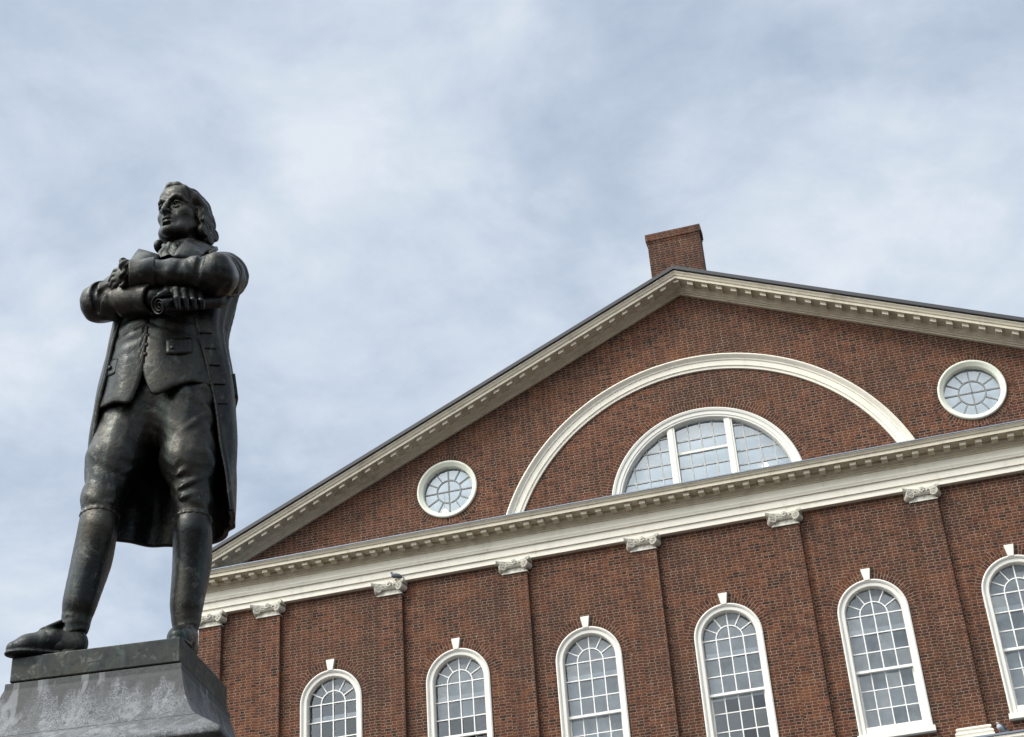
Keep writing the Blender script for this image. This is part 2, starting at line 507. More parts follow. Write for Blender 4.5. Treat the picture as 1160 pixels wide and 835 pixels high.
M_muntin = paint_mat("muntin_paint", (0.74, 0.73, 0.70), (0.45, 0.42, 0.36), 0.3)
M_muntin_gr = paint_mat("muntin_grey_paint", (0.40, 0.40, 0.38), (0.20, 0.19, 0.17), 0.5)
M_muntin_dk = paint_mat("muntin_dark_paint", (0.20, 0.20, 0.19), (0.10, 0.10, 0.09), 0.5)
M_glass = glass_mat("window_glass", (0.86, 0.90, 0.92), 0.04, 0.16, 1.8)
M_glass_up = glass_mat("upper_glass", (0.90, 0.94, 0.96), 0.12, 0.05, 0.1)
M_blind_refl = plain_mat("blind_with_reflections", (0.34, 0.35, 0.36), 0.9, 0, 0.75, 2.2)  # blind cloth; its strong grey mottle stands in for clouds mirrored in the panes
M_valance = plain_mat('pale_rail', (0.50, 0.51, 0.52), 0.8, 0, 0.25, 3)
M_ceil = plain_mat("attic_lining", (0.66, 0.72, 0.76), 0.9, 0, 0.06, 1.0)

# ---------------------------------------------------------------- the brick hall
HB_ = empty("brick_hall", (0, 0, 0))
tag(HB_, "large red brick hall with white arched windows, pilasters and a pediment with one chimney", "building")
A_, B1, B2, B3 = 1.4555, 2.9572, 2.9426, 2.9323
CW = 24.4-.7-2*(A_+B1+B2+B3)
P5 = CW/2; P6 = P5+B3; P7 = P6+B2; P8 = P7+B1; P9 = P8+A_
PIL = [-P9, -P8, -P7, -P6, -P5, P5, P6, P7, P8, P9]
WINX = [-(P7+P8)/2, -(P6+P7)/2, -(P5+P6)/2, 0.0, (P5+P6)/2, (P6+P7)/2, (P7+P8)/2]
XW = P9+.27            # corner of the wall
DEPTH = 30.0
SL = 0.44175
def zh(z): return z+G0

# wall of the front with all its openings cut out, plus reveals
ZS, RO, ZBOT = zh(12.612), 0.727, zh(10.05)     # arched windows: springing, half width of the frame, sill
OX, OZ, OR_ = 6.006, zh(17.294), 0.729
AZ, AR = zh(14.488), 4.938
LZ, LR = zh(15.934), 2.19
ZCOR = zh(16.02)
def arch_loop(cx, n=24):
    pts = [(cx-RO+.01, ZBOT), (cx+RO-.01, ZBOT)]
    pts += [(cx+(RO-.01)*math.cos(t), ZS+(RO-.01)*math.sin(t)) for t in np.linspace(0, math.pi, n)]
    return pts
def circ_loop(cx, cz, r, n=40): return [(cx+r*math.cos(t), cz+r*math.sin(t)) for t in np.linspace(0, 2*math.pi, n+1)[:-1]]
ZLB = zh(15.98)
def lun_loop(n=40):
    a0 = math.asin((ZLB-LZ)/(LR-.01))
    return [((LR-.01)*math.cos(t), LZ+(LR-.01)*math.sin(t)) for t in np.linspace(a0, math.pi-a0, n)]
ZG = zh(21.27)
outer = [(-XW, 0.0), (XW, 0.0), (XW, ZG-SL*XW), (0, ZG), (-XW, ZG-SL*XW)]
loops = [arch_loop(x) for x in WINX]+[circ_loop(-OX, OZ, OR_-.01), circ_loop(OX, OZ, OR_-.01), lun_loop()]
bm = bmesh.new()
def add_loop(pts, y=0.0):
    vs_ = [bm.verts.new((p[0], y, p[1])) for p in pts]
    es = [bm.edges.new((vs_[i], vs_[(i+1) % len(vs_)])) for i in range(len(vs_))]
    return vs_, es
edges = add_loop(outer)[1]
lv = []
for lp in loops:
    v_, e_ = add_loop(lp); edges += e_; lv.append(v_)
bmesh.ops.triangle_fill(bm, use_beauty=True, use_dissolve=False, edges=edges, normal=(0, -1, 0))
for v_ in lv:
    w_ = [bm.verts.new((v.co.x, 0.30, v.co.z)) for v in v_]
    for i in range(len(v_)):
        j = (i+1) % len(v_)
        bm.faces.new((v_[i], v_[j], w_[j], w_[i]))
# side and back walls
o = [bm.verts.new((x, y, z)) for (x, y, z) in ((-XW, 0.001, 0), (-XW, DEPTH, 0), (-XW, DEPTH, ZG-SL*XW), (-XW, 0.001, ZG-SL*XW),
                                              (XW, 0.001, 0), (XW, DEPTH, 0), (XW, DEPTH, ZG-SL*XW), (XW, 0.001, ZG-SL*XW), (0, DEPTH, ZG))]
bm.faces.new((o[0], o[1], o[2], o[3])); bm.faces.new((o[4], o[7], o[6], o[5])); bm.faces.new((o[1], o[5], o[6], o[8], o[2]))
for f in bm.faces:
    if abs(f.normal.y) > .9 and f.calc_center_median().y < .01 and f.normal.y > 0: f.normal_flip()
me = bpy.data.meshes.new("wall"); bm.to_mesh(me); bm.free()
link_mesh("wall", me, M_brick, HB_)
# dark rooms behind the windows
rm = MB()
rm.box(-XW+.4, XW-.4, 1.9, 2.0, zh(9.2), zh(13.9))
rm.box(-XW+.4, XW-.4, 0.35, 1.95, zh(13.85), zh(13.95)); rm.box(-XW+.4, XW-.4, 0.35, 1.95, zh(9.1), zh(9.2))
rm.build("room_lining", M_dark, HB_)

def ring_path(cx, cz, r, a0, a1, n):
    return [(cx, cz, r, t) for t in np.linspace(a0, a1, n)]
def arc_sweep(mb, cx, cz, a0, a1, n, prof, closed=False, ends=None):
    """sweep a profile of (radius, y) along an arc; ends adds straight legs down to the given height"""
    rings = []
    ts = np.linspace(a0, a1, n+1 if closed else n)
    if closed: ts = ts[:-1]
    if ends is not None: rings.append([(cx+r, y, ends) for r, y in prof])
    for t in ts: rings.append([(cx+r*math.cos(t), y, cz+r*math.sin(t)) for r, y in prof])
    if ends is not None: rings.append([(cx-r, y, ends) for r, y in prof])
    mb.sweep(rings, closed_path=closed)

def arch_bricks(name, cx, cz, r0, r1, a0, a1, n, y, parent):
    """ring of bricks on edge round an opening"""
    mb = MB(); uvl = mb.bm.loops.layers.uv.new("UVMap")
    ts = np.linspace(a0, a1, n)
    rm_ = (r0+r1)/2
    vs_ = [[mb.bm.verts.new((cx+r*math.cos(t), yy, cz+r*math.sin(t))) for (r, yy) in ((r0, y), (r1, y), (r1, y+.03), (r0, y+.03))] for t in ts]
    for i in range(n-1):
        for j in range(4):
            k = (j+1) % 4
            f = mb.bm.faces.new((vs_[i][j], vs_[i][k], vs_[i+1][k], vs_[i+1][j]))
            for l in f.loops:
                d = math.hypot(l.vert.co.x-cx, l.vert.co.z-cz); t = math.atan2(l.vert.co.z-cz, l.vert.co.x-cx)
                if t < a0-.01: t += 2*math.pi
                l[uvl].uv = (t*rm_, d-r0+.302-.105+.0)
    return mb.build(name, M_brick_arch, parent)

# ---- arched windows
def bar(mb, x0, z0, x1, z1, w, y0, y1):
    d = Vector((x1-x0, z1-z0)); L = d.length; d /= L; n_ = Vector((-d.y, d.x))*w/2
    p = [(x0+n_.x, z0+n_.y), (x0-n_.x, z0-n_.y), (x1-n_.x, z1-n_.y), (x1+n_.x, z1+n_.y)]
    mb.sweep([[(a, y0, b) for a, b in p], [(a, y1, b) for a, b in p]])
def arch_window(cx, blind_lo, blind_hi):
    ym = .115
    fr = MB()      # moulded white frame
    arc_sweep(fr, cx, ZS, 0, math.pi, 26, [(.727, .06), (.727, -.035), (.700, -.050), (.672, -.030), (.660, -.005), (.590, .000), (.575, .025), (.569, .10), (.569, .20), (.60, .25)], False, zh(10.06))
    w = fr.build("window", M_frame, HB_)
    kz = zh(13.315)
    kb = MB()
    kb.sweep([[(cx-.058, y, kz), (cx+.058, y, kz), (cx+.101, y, zh(13.572)), (cx-.101, y, zh(13.572))] for y in (.02, -.062)])
    kb.build("keystone", M_frame, w, bevel=.006)
    sb_ = MB(); sb_.box(cx-.765, cx+.765, -.13, .10, zh(9.94), zh(10.058)); sb_.box(cx-.575, cx+.575, .02, .20, zh(10.061), zh(10.235))
    sb_.build("sill", M_frame, w, bevel=.008)
    up = MB(); lo = MB(); zm = zh(11.415); zb = zh(10.24)
    R1 = .572
    for x in (-.285, .285, 0): bar(up, cx+x, zm, cx+x, ZS if x else ZS+R1, .024, ym, ym+.045)
    for z in (12.612, 12.212, 11.812): bar(up, cx-R1, zh(z), cx+R1, zh(z), .024, ym+.002, ym+.043)
    arc_sweep(up, cx, ZS, 0, math.pi, 17, [(.273, ym+.001), (.297, ym+.001), (.297, ym+.044), (.273, ym+.044)])
    for a in (30, 60, 120, 150):
        c_, s_ = math.cos(math.radians(a)), math.sin(math.radians(a))
        bar(up, cx+.29*c_, ZS+.29*s_, cx+R1*c_, ZS+R1*s_, .022, ym+.003, ym+.042)
    up.box(cx-R1, cx+R1, ym-.012, ym+.055, zm-.025, zm+.03)
    up.build("upper_sash", M_muntin, w)
    for x in (-.285, 0, .285): bar(lo, cx+x, zb, cx+x, zm-.03, .022, ym+.070, ym+.105)
    for z in (11.03, 10.64): bar(lo, cx-R1, zh(z), cx+R1, zh(z), .022, ym+.071, ym+.104)
    lo.box(cx-R1, cx+R1, ym+.066, ym+.11, zb-.03, zb+.045)
    for s in (-1, 1): lo.box(cx+s*.556-.018, cx+s*.556+.018, ym+.066, ym+.108, zb+.046, zm-.026)
    lo.build("lower_sash", M_muntin, w)
    gl = MB()
    gl.bm.faces.new([gl.bm.verts.new((p[0], ym+.03, p[1])) for p in [(R1*math.cos(t), R1*math.sin(t)) for t in np.linspace(0, math.pi, 30)]+[(-R1, zm-ZS), (R1, zm-ZS)]])
    gl.bm.faces.new([gl.bm.verts.new(p) for p in ((-R1, ym+.09, zb-ZS), (R1, ym+.09, zb-ZS), (R1, ym+.09, zm-ZS), (-R1, ym+.09, zm-ZS))])
    g_ = gl.build("pane", M_glass, w); g_.location = (cx, 0, ZS)
    bl = MB()
    def bsheet(z0, z1):
        n = 13; xs = np.linspace(cx-.60, cx+.60, n)
        bl.sweep([[(x, .36+.012*math.sin(x*9+z0), z) for z in (z0, z1)] for x in xs], closed_ring=False, caps=False)
    if blind_lo < blind_hi:
        bsheet(zh(blind_lo), zh(blind_hi))
        bl.box(cx-.60, cx+.60, .345, .375, zh(blind_lo)-.03, zh(blind_lo)-.002)
        bl.build("blind", M_blind_refl, w)
        va = MB(); va.box(cx-.60, cx+.60, .315, .330, zh(12.27), zh(12.40)); va.build("blind_rail", M_valance, w)
    arch_bricks("brick_arch", cx, ZS, .732, .955, 0.0, math.pi, 40, -.004, w)
    return w
BL = [(12.95, 13.4), (11.9, 13.4), (10.2, 13.4), (11.40, 13.4), (10.2, 13.4), (10.2, 13.4), (10.9, 13.4)]  # first window's short blind leaves dark panes in place of mirrored trees
for x, (a, b) in zip(WINX, BL): arch_window(x, a, b)

# ---- round windows
for sx in (-1, 1):
    cx = sx*OX
    fr = MB(); arc_sweep(fr, cx, OZ, 0, 2*math.pi, 48, [(.729, .05), (.729, -.045), (.705, -.060), (.672, -.040), (.655, -.010), (.612, -.002), (.600, .03), (.596, .14), (.64, .24)], True)
    w = fr.build("round_window", M_round, HB_, True)
    mu = MB(); y0, y1 = .115, .155
    arc_sweep(mu, cx, OZ, 0, 2*math.pi, 32, [(.276, y0), (.304, y0), (.304, y1), (.276, y1)], True)
    for i in range(12):
        t = i*math.pi/6+.0; c_, s_ = math.cos(t), math.sin(t)
        r0 = .0 if i % 3 == 0 else .29
        bar(mu, cx+r0*c_, OZ+r0*s_, cx+.6*c_, OZ+.6*s_, .028, y0+.001+.001*(i % 3), y1-.001)
    mu.build("muntins", M_muntin_dk, w)
    gl = MB(); gl.poly([(p[0], .135, p[1]) for p in circ_loop(cx, OZ, .6, 40)]); gl.build("pane", M_glass_up, w)
    bk = MB(); bk.poly([(p[0], .30, p[1]) for p in circ_loop(cx, OZ, .70, 32)]); bk.build("inner_shade", M_ceil, w)
    arch_bricks("brick_arch", cx, OZ, .733, .905, 0.0, 2*math.pi, 64, -.004, w)

# ---- half-round window in the middle of the pediment
zb = zh(16.0)
fr = MB(); a0 = math.asin((ZLB-LZ)/LR)
arc_sweep(fr, 0, LZ, a0*.6, math.pi-a0*.6, 56, [(2.19, .05), (2.19, -.03), (2.165, -.05), (2.12, -.035), (2.10, -.012), (2.03, -.006), (2.015, .012), (1.985, .012), (1.97, .035), (1.955, .12), (1.955, .21), (2.02, .26)])
w = fr.build("lunette_window", M_frame, HB_, False)
mu = MB(); y0, y1 = .15, .195; RI = 1.96
def top_at(x): return LZ+math.sqrt(max(RI*RI-x*x, 0))
for i, x in enumerate((-1.60, -1.28, -.97, -.285, 0, .285, .97, 1.28, 1.60)):
    bar(mu, x, zb, x, top_at(x), .030, y0, y1)
for z in (16.61, 16.96, 17.30, 17.62):
    dz = zh(z)-LZ; xr = math.sqrt(RI*RI-dz*dz)
    for (x0, x1) in ((-xr, -.70), (.70, xr)):
        if x0 < x1: bar(mu, x0, zh(z), x1, zh(z), .030, y0+.001, y1-.001)
for z in (16.78, 17.46): bar(mu, -.62, zh(z), .62, zh(z), .030, y0+.001, y1-.001)
mu.build("muntins", M_muntin_gr, w)
for s in (-1, 1):
    x0 = s*.66
    ml = MB()
    ml.sweep([[(x0-.088, y, zb), (x0+.088, y, zb), (x0+.088, y, top_at(x0)+.02), (x0-.088, y, top_at(x0)+.02)] for y in (.055, .21)])
    ml.sweep([[(x0-.045, y, zb), (x0+.045, y, zb), (x0+.045, y, top_at(x0)), (x0-.045, y, top_at(x0))] for y in (.040, .054)])
    ml.build("mullion", M_frame, w)
mr = MB(); mr.box(-.572, .572, .13, .20, zh(17.115), zh(17.175)); mr.build("meeting_rail", M_frame, w)
gl = MB(); gl.poly([(RI*math.cos(t), .175, LZ+RI*math.sin(t)) for t in np.linspace(.03, math.pi-.03, 50)]); gl.build("pane", M_glass_up, w)
bk = MB(); bk.poly([(2.1*math.cos(t), .45, LZ+2.1*math.sin(t)) for t in np.linspace(.0, math.pi, 40)]); bk.build("inner_shade", M_ceil, w)
arch_bricks("brick_arch", 0, LZ, 2.194, 2.412, .02, math.pi-.02, 80, -.004, w)

# ---- big moulded arch round it
ba = MB(); aa = math.asin((ZCOR-.1-AZ)/AR)
arc_sweep(ba, 0, AZ, aa-.02, math.pi-aa+.02, 90, [(4.938, .01), (4.938, -.165), (4.905, -.185), (4.885, -.17), (4.83, -.115), (4.80, -.105), (4.79, -.085), (4.67, -.075), (4.66, -.050), (4.605, -.045), (4.60, .01)])
ba.build("moulded_arch", M_white, HB_)

# ---- entablature, cornices
def run_profile(mb, prof, path):
    """extrude a (y, z) profile along x through the path [(x, dz)]"""
    mb.sweep([[(x, y, z+dz) for y, z in prof] for x, dz in path])
XE = XW+.02
en = MB()
run_profile(en, [(.0, zh(15.135)), (-.135, zh(15.135)), (-.135, zh(15.262)), (-.172, zh(15.262)), (-.172, zh(15.425)), (-.215, zh(15.426)), (-.225, zh(15.455)), (-.245, zh(15.490)), (-.245, zh(15.505)), (-.125, zh(15.512)), (-.125, zh(15.70)), (.0, zh(15.70))], [(-XE-.10, 0), (XE+.10, 0)])
ent = en.build("entablature", M_white, HB_)
co_ = MB()
run_profile(co_, [(-.001, zh(15.701)), (-.155, zh(15.701)), (-.155, zh(15.738)), (-.195, zh(15.740)), (-.195, zh(15.775)), (-.205, zh(15.777)), (-.225, zh(15.815)), (-.245, zh(15.835)), (-.245, zh(15.876)),
                  (-.555, zh(15.872)), (-.562, zh(15.862)), (-.562, zh(15.935)), (-.585, zh(15.945)), (-.600, zh(15.975)), (-.625, zh(16.0)), (-.625, zh(16.012)), (-.001, zh(16.03))], [(-XE-.36, 0), (XE+.36, 0)])
cor = co_.build("cornice", M_cream, HB_)
fl = MB(); run_profile(fl, [(-.001, zh(16.034)), (-.640, zh(16.016)), (-.640, zh(16.040)), (-.10, zh(16.062)), (-.03, zh(16.085)), (-.001, zh(16.085))], [(-XE-.37, 0), (XE+.37, 0)])
fl.build("flashing", M_lead, HB_)

# modillion blocks: every one in view is a part; those outside the frame are one part
def mod_mesh():
    mb = MB()
    mb.box(-.066, .066, -.115, .105, -.088, .0); mb.box(-.075, .075, -.124, .108, -.020, -.0005)
    bmesh.ops.recalc_face_normals(mb.bm, faces=mb.bm.faces)
    me = bpy.data.meshes.new("modillion"); mb.bm.to_mesh(me); mb.bm.free(); me.materials.append(M_cream)
    return me
ME_MOD = mod_mesh()
rest = MB()
def modillion(x, y, z, sl, parent, inview):
    M_ = Matrix.Translation((x, y, z)) @ Matrix(((1, 0, 0, 0), (0, 1, 0, 0), (sl, 0, 1, 0), (0, 0, 0, 1)))
    if inview:
        me_ = ME_MOD
        o = bpy.data.objects.new("modillion", me_)
        if sl:
            me_ = ME_MOD_S[1 if sl > 0 else -1]; o.data = me_
        COL.objects.link(o); o.parent = parent; o.location = (x, y, z)
    else:
        rest.box(-.066, .066, -.115, .105, -.088, .0, M_)
ME_MOD_S = {}
for s in (1, -1):
    m2 = ME_MOD.copy(); m2.transform(Matrix(((1, 0, 0, 0), (0, 1, 0, 0), (s*SL, 0, 1, 0), (0, 0, 0, 1)))); ME_MOD_S[s] = m2
k0 = 4.527
i = -60
while True:
    x = k0+.3306*i; i += 1
    if x < -XE-.26: continue
    if x > XE+.26: break
    modillion(x, -.375, zh(15.872), 0, cor, -11.6 < x < 6.85)

# raking cornices (the profile slides down the slope on both sides of the ridge)
rk = MB(); XR = XE+.36
RP = [(-.001, 21.262), (-.070, 21.262), (-.070, 21.294), (-.118, 21.296), (-.118, 21.326), (-.165, 21.328), (-.165, 21.356), (-.178, 21.358), (-.200, 21.385), (-.235, 21.398), (-.240, 21.425),
      (-.545, 21.425), (-.552, 21.415), (-.552, 21.480), (-.575, 21.492), (-.590, 21.530), (-.620, 21.565), (-.620, 21.590), (-.001, 21.60)]
run_profile(rk, [(y, zh(z)) for y, z in RP], [(-XR, -SL*XR), (0, 0), (XR, -SL*XR)])
rake = rk.build("raking_cornice", M_cream, HB_)
for i in range(-38, 39):
    x = .3245*i
    if abs(x) > XR-.3: continue
    modillion(x, -.372, zh(21.424)-SL*abs(x), 0 if i == 0 else (-SL if x > 0 else SL), rake, -11.3 < x < 7.5)
ro_ = rest.build("modillion_row", M_cream, HB_); ro_['kind'] = 'stuff'

# roof: slate slopes with a thick dark verge
rf = MB()
run_profile(rf, [(-.650, zh(21.604)), (-.668, zh(21.612)), (-.668, zh(21.70)), (-.640, zh(21.722)), (DEPTH+.5, zh(21.722)), (DEPTH+.5, zh(21.604))], [(-XR-.1, -SL*(XR+.1)), (0, 0), (XR+.1, -SL*(XR+.1))])
roof = rf.build("roof", M_slate, HB_)
ch = MB()
zc0, zc1 = zh(20.6), zh(23.13)
ch.box(-.655, .650, .30, .68, zc0, zc1); ch.box(-.668, .663, .287, .693, zc1, zc1+.065); ch.box(-.690, .685, .265, .715, zc1+.065, zh(23.40))
ch.build("chimney", M_brick_ch, roof)
lf_ = MB(); lf_.box(-.67, .665, .285, .70, zh(21.5), zh(21.78)); lf_.build("chimney_flashing", M_lead, roof)

# ---- pilasters with capitals and bases
def capital_mesh():
    mb = MB()
    # necking block
    mb.sweep([[(-.300, -.165, .0), (.300, -.165, .0), (.300, .10, .0), (-.300, .10, .0)], [(-.300, -.165, .018), (.300, -.165, .018), (.300, .10, .018), (-.300, .10, .018)],
              [(-.272, -.140, .030), (.272, -.140, .030), (.272, .10, .030), (-.272, .10, .030)], [(-.250, -.135, .135), (.250, -.135, .135), (.250, .10, .135), (-.250, .10, .135)]])
    # echinus between the volutes
    n = 9
    mb.sweep([[(x, -.165-.03*math.cos(x/.2*1.4), .130), (x, -.20-.03*math.cos(x/.2*1.4), .165), (x, -.165-.02*math.cos(x/.2*1.4), .200), (x, .05, .200), (x, .05, .130)] for x in np.linspace(-.19, .19, n)])
    for s in (-1, 1):
        c = (s*.262, .158); ang = -s*0.35
        Rz = Matrix.Rotation(ang, 3, 'Z')
        def pt(dx, y, dz): 
            q = Rz @ Vector((dx, y, 0)); return (c[0]+q.x, -.175+q.y, c[1]+dz)
        # scroll body and its raised spiral
        rings = []
        for y, r in ((.16, .078), (-.02, .092), (-.034, .088)):
            rings.append([pt(r*math.cos(t), y, r*math.sin(t)) for t in np.linspace(0, 2*math.pi, 21)[:-1]])
        mb.sweep(rings)
        N = 46
        rr = []
        for t in np.linspace(0, 4.6*math.pi, N):
            r = .090*(1-t/(4.6*math.pi)*.80); w_ = .0135*(1-.4*t/(4.6*math.pi))
            rr.append([pt((r+dr)*math.cos(math.pi/2-s*t)*1.0, y, (r+dr)*math.sin(math.pi/2-s*t)) for dr, y in ((-w_, -.030), (-w_*.6, -.072), (w_*.6, -.072), (w_, -.030))])
        mb.sweep(rr)
        mb.sweep([[pt(.019*math.cos(t)*k_, y, .019*math.sin(t)*k_) for t in np.linspace(0, 2*math.pi, 11)[:-1]] for y, k_ in ((-.03, 1.2), (-.075, 1.), (-.086, .4))])
    # curved abacus with pointed horns
    xs = np.linspace(-.385, .385, 17)
    def fr(x): return -.135-.165*abs(x/.385)**2.2
    mb.sweep([[(x, fr(x)+.02, .235), (x, fr(x), .250), (x, fr(x)-.012, .285), (x, fr(x)-.012, .302), (x, .06, .302), (x, .06, .235)] for x in xs])
    # channel joining the volutes
    mb.sweep([[(x, -.150, .205), (x, -.205+.05*(1-abs(x)/.26), .205), (x, -.215+.05*(1-abs(x)/.26), .234), (x, -.15, .234)] for x in np.linspace(-.27, .27, 9)])
    # flower
    for i in range(7):
        t = i*2*math.pi/7+.3; cx_, cz_ = .045*math.cos(t), .235+.045*math.sin(t)
        mb.sweep([[(cx_+r*math.cos(a), y, cz_+r*math.sin(a)) for a in np.linspace(0, 2*math.pi, 8)[:-1]] for y, r in ((-.13, .03), (-.225, .034), (-.250, .018))])
    mb.sweep([[(r*math.cos(a), y, .235+r*math.sin(a)) for a in np.linspace(0, 2*math.pi, 9)[:-1]] for y, r in ((-.13, .03), (-.255, .025), (-.275, .01))])
    for (x, z, r) in ((.10, .205, .026), (-.10, .21, .024), (.135, .225, .02), (-.14, .228, .02), (.06, .175, .022), (-.055, .178, .02)):
        mb.sweep([[(x+q*math.cos(a), y, z+q*math.sin(a)) for a in np.linspace(0, 2*math.pi, 8)[:-1]] for y, q in ((-.13, r), (-.205, r), (-.222, r*.5))])
    bmesh.ops.recalc_face_normals(mb.bm, faces=mb.bm.faces)
    me_ = bpy.data.meshes.new("capital"); mb.bm.to_mesh(me_); mb.bm.free(); me_.materials.append(M_cap)
    return me_
ME_CAP = capital_mesh()
def base_mesh():
    mb = MB()
    prof = [(.315, -.145, .0), (.330, -.16, .012), (.345, -.175, .035), (.330, -.165, .058), (.318, -.15, .066), (.318, -.15, .082), (.352, -.185, .098), (.372, -.205, .135), (.352, -.185, .172), (.375, -.21, .180), (.375, -.21, .33)]
    mb.sweep([[(-x, y, -z), (x, y, -z), (x, .05, -z), (-x, .05, -z)] for x, y, z in prof])
    bmesh.ops.recalc_face_normals(mb.bm, faces=mb.bm.faces)
    me_ = bpy.data.meshes.new("base"); mb.bm.to_mesh(me_); mb.bm.free(); me_.materials.append(M_white)
    return me_
ME_BASE = base_mesh()
for x in PIL:
    pm = MB(); pm.box(x-.280, x+.280, -.125, -.002, zh(9.85), zh(14.835))
    p = pm.build("pilaster", M_brick, HB_)
    c = bpy.data.objects.new("capital", ME_CAP); COL.objects.link(c); c.parent = p; c.location = (x, 0, zh(14.825))
    b_ = bpy.data.objects.new("base", ME_BASE); COL.objects.link(b_); b_.parent = p; b_.location = (x, 0, zh(9.90))

# ---- ledge below the upper windows with its lead top, and the storey below
lw = MB(); run_profile(lw, [(-.002, zh(8.55)), (-.14, zh(8.55)), (-.14, zh(8.80)), (-.16, zh(8.82)), (-.16, zh(9.20)), (-.30, zh(9.28)), (-.42, zh(9.34)), (-.42, zh(9.44)), (-.46, zh(9.50)), (-.46, zh(9.555)), (-.002, zh(9.56))], [(-XE-.4, 0), (XE+.4, 0)])
lw.build("lower_entablature", M_white, HB_)
ll = MB(); run_profile(ll, [(-.003, zh(9.566)), (-.485, zh(9.562)), (-.485, zh(9.60)), (-.06, zh(9.66)), (-.012, zh(9.72)), (-.003, zh(9.72))], [(-XE-.42, 0), (XE+.42, 0)])
ll.build("ledge_flashing", M_lead, HB_)
for x in PIL:
    pm = MB(); pm.box(x-.32, x+.32, -.12, -.003, 0.0, zh(8.545)); pm.build("lower_pilaster", M_brick, HB_)

# ---------------------------------------------------------------- ground
def paving_mat():
    mt = bpy.data.materials.new("brick_paving"); mt.use_nodes = True
    T = NT(mt.node_tree); b = mt.node_tree.nodes['Principled BSDF']
    co = T.n('ShaderNodeTexCoord').outputs['Object']
    bk = T.n('ShaderNodeTexBrick'); T.l(co, bk.inputs['Vector']); bk.inputs['Scale'].default_value = 1.0
    bk.inputs['Brick Width'].default_value = .22; bk.inputs['Row Height'].default_value = .11; bk.inputs['Mortar Size'].default_value = .006
    bk.inputs['Color1'].default_value = (.065, .04, .032, 1); bk.inputs['Color2'].default_value = (.05, .033, .028, 1); bk.inputs['Mortar'].default_value = (.045, .042, .04, 1)
    T.l(T.mix(T.ramp(T.noise(co, .6, 5), [(.4, 0.), (.7, .5)]), bk.outputs['Color'], (.04,.035,.032)), b.inputs['Base Color'])
    b.inputs['Roughness'].default_value = .85
    return mt
gm = MB(); gm.poly([(-900, -900, 0), (900, -900, 0), (900, 900, 0), (-900, 900, 0)])
gnd = gm.build("ground", plain_mat("far_ground", (.05, .048, .045), .9, 0, .3, .3)); tag(gnd, kind='structure')
pm_ = MB(); pm_.poly([(-60, -70, .006), (60, -70, .006), (60, 60, .006), (-60, 60, .006)])
pv = pm_.build("pavement", paving_mat()); tag(pv, kind='structure')

# ---------------------------------------------------------------- bronze statue
def bronze_mat(name, base, warm, rough, bump=0.35):
    mt = bpy.data.materials.new(name); mt.use_nodes = True
    T = NT(mt.node_tree); b = mt.node_tree.nodes['Principled BSDF']
    co = T.n('ShaderNodeTexCoord').outputs['Object']
    n1 = T.noise(co, 3.2, 6, 0.62, 0.6)
    sc = T.n('ShaderNodeMapping'); T.l(co, sc.inputs['Vector']); sc.inputs['Scale'].default_value = (9, 9, 1.1)
    n2 = T.noise(sc.outputs[0], 1.6, 5, 0.6, 0.5)
    n3 = T.noise(co, 42, 4, 0.6)
    col = T.mix(T.ramp(n1, [(0.42, 0.0), (0.68, 1.0)]), base, warm)
    col = T.mix(T.ramp(n2, [(0.52, 0.0), (0.74, 0.7)]), col, (0.046, 0.060, 0.052))
    col = T.mix(T.ramp(n3, [(0.55, 0.0), (0.75, 0.55)]), col, (0.007, 0.008, 0.008))
    col = T.mix(T.ramp(T.noise(co, 11, 5, 0.7, 1.0), [(0.56, 0.0), (0.72, 0.65)]), col, (0.125, 0.126, 0.112))
    T.l(col, b.inputs['Base Color'])
    b.inputs['Metallic'].default_value = 0.88
    T.l(T.rng(T.m('ADD', T.m('MULTIPLY', n1, 0.6), T.m('MULTIPLY', n3, 0.4)), 0.3, 0.7, rough-0.1, rough+0.16), b.inputs['Roughness'])
    b.inputs['Specular IOR Level'].default_value = 0.6
    bp = T.n('ShaderNodeBump'); bp.inputs['Strength'].default_value = bump; bp.inputs['Distance'].default_value = 0.009
    T.l(T.m('ADD', T.m('MULTIPLY', T.noise(co, 17, 4, 0.6, 0.8), 0.8), T.m('ADD', T.m('MULTIPLY', n3, 0.6), T.m('MULTIPLY', T.noise(co, 130, 3, 0.6), 0.3))), bp.inputs['Height'])
    T.l(bp.outputs[0], b.inputs['Normal'])
    return mt
M_bronze = bronze_mat("bronze", (0.020, 0.022, 0.022), (0.052, 0.046, 0.037), 0.34)
M_plinth = bronze_mat("plinth_bronze", (0.020, 0.022, 0.022), (0.044, 0.041, 0.031), 0.48, 0.10)
M_bronze_dk = bronze_mat("bronze_dark", (0.017, 0.019, 0.019), (0.044, 0.039, 0.031), 0.38)

ST_O = (0.1325, -25.853, 4.397)
statue = empty("statue", ST_O, math.radians(28.73))
tag(statue, "dark bronze statue of a man in a long coat, arms crossed, holding a scroll", "statue")

def wav(X, Y, Z, k, ph=0.0): return np.sin(X*k[0]+Y*k[1]+Z*k[2]+ph)
def rough_noise(X, Y, Z):
    return (wav(X, Y, Z, (31, 17, 23))*wav(X, Y, Z, (-13, 29, 19), 1.3)+0.6*wav(X, Y, Z, (67, -41, 38), 0.4)*wav(X, Y, Z, (35, 59, -52), 2.1))

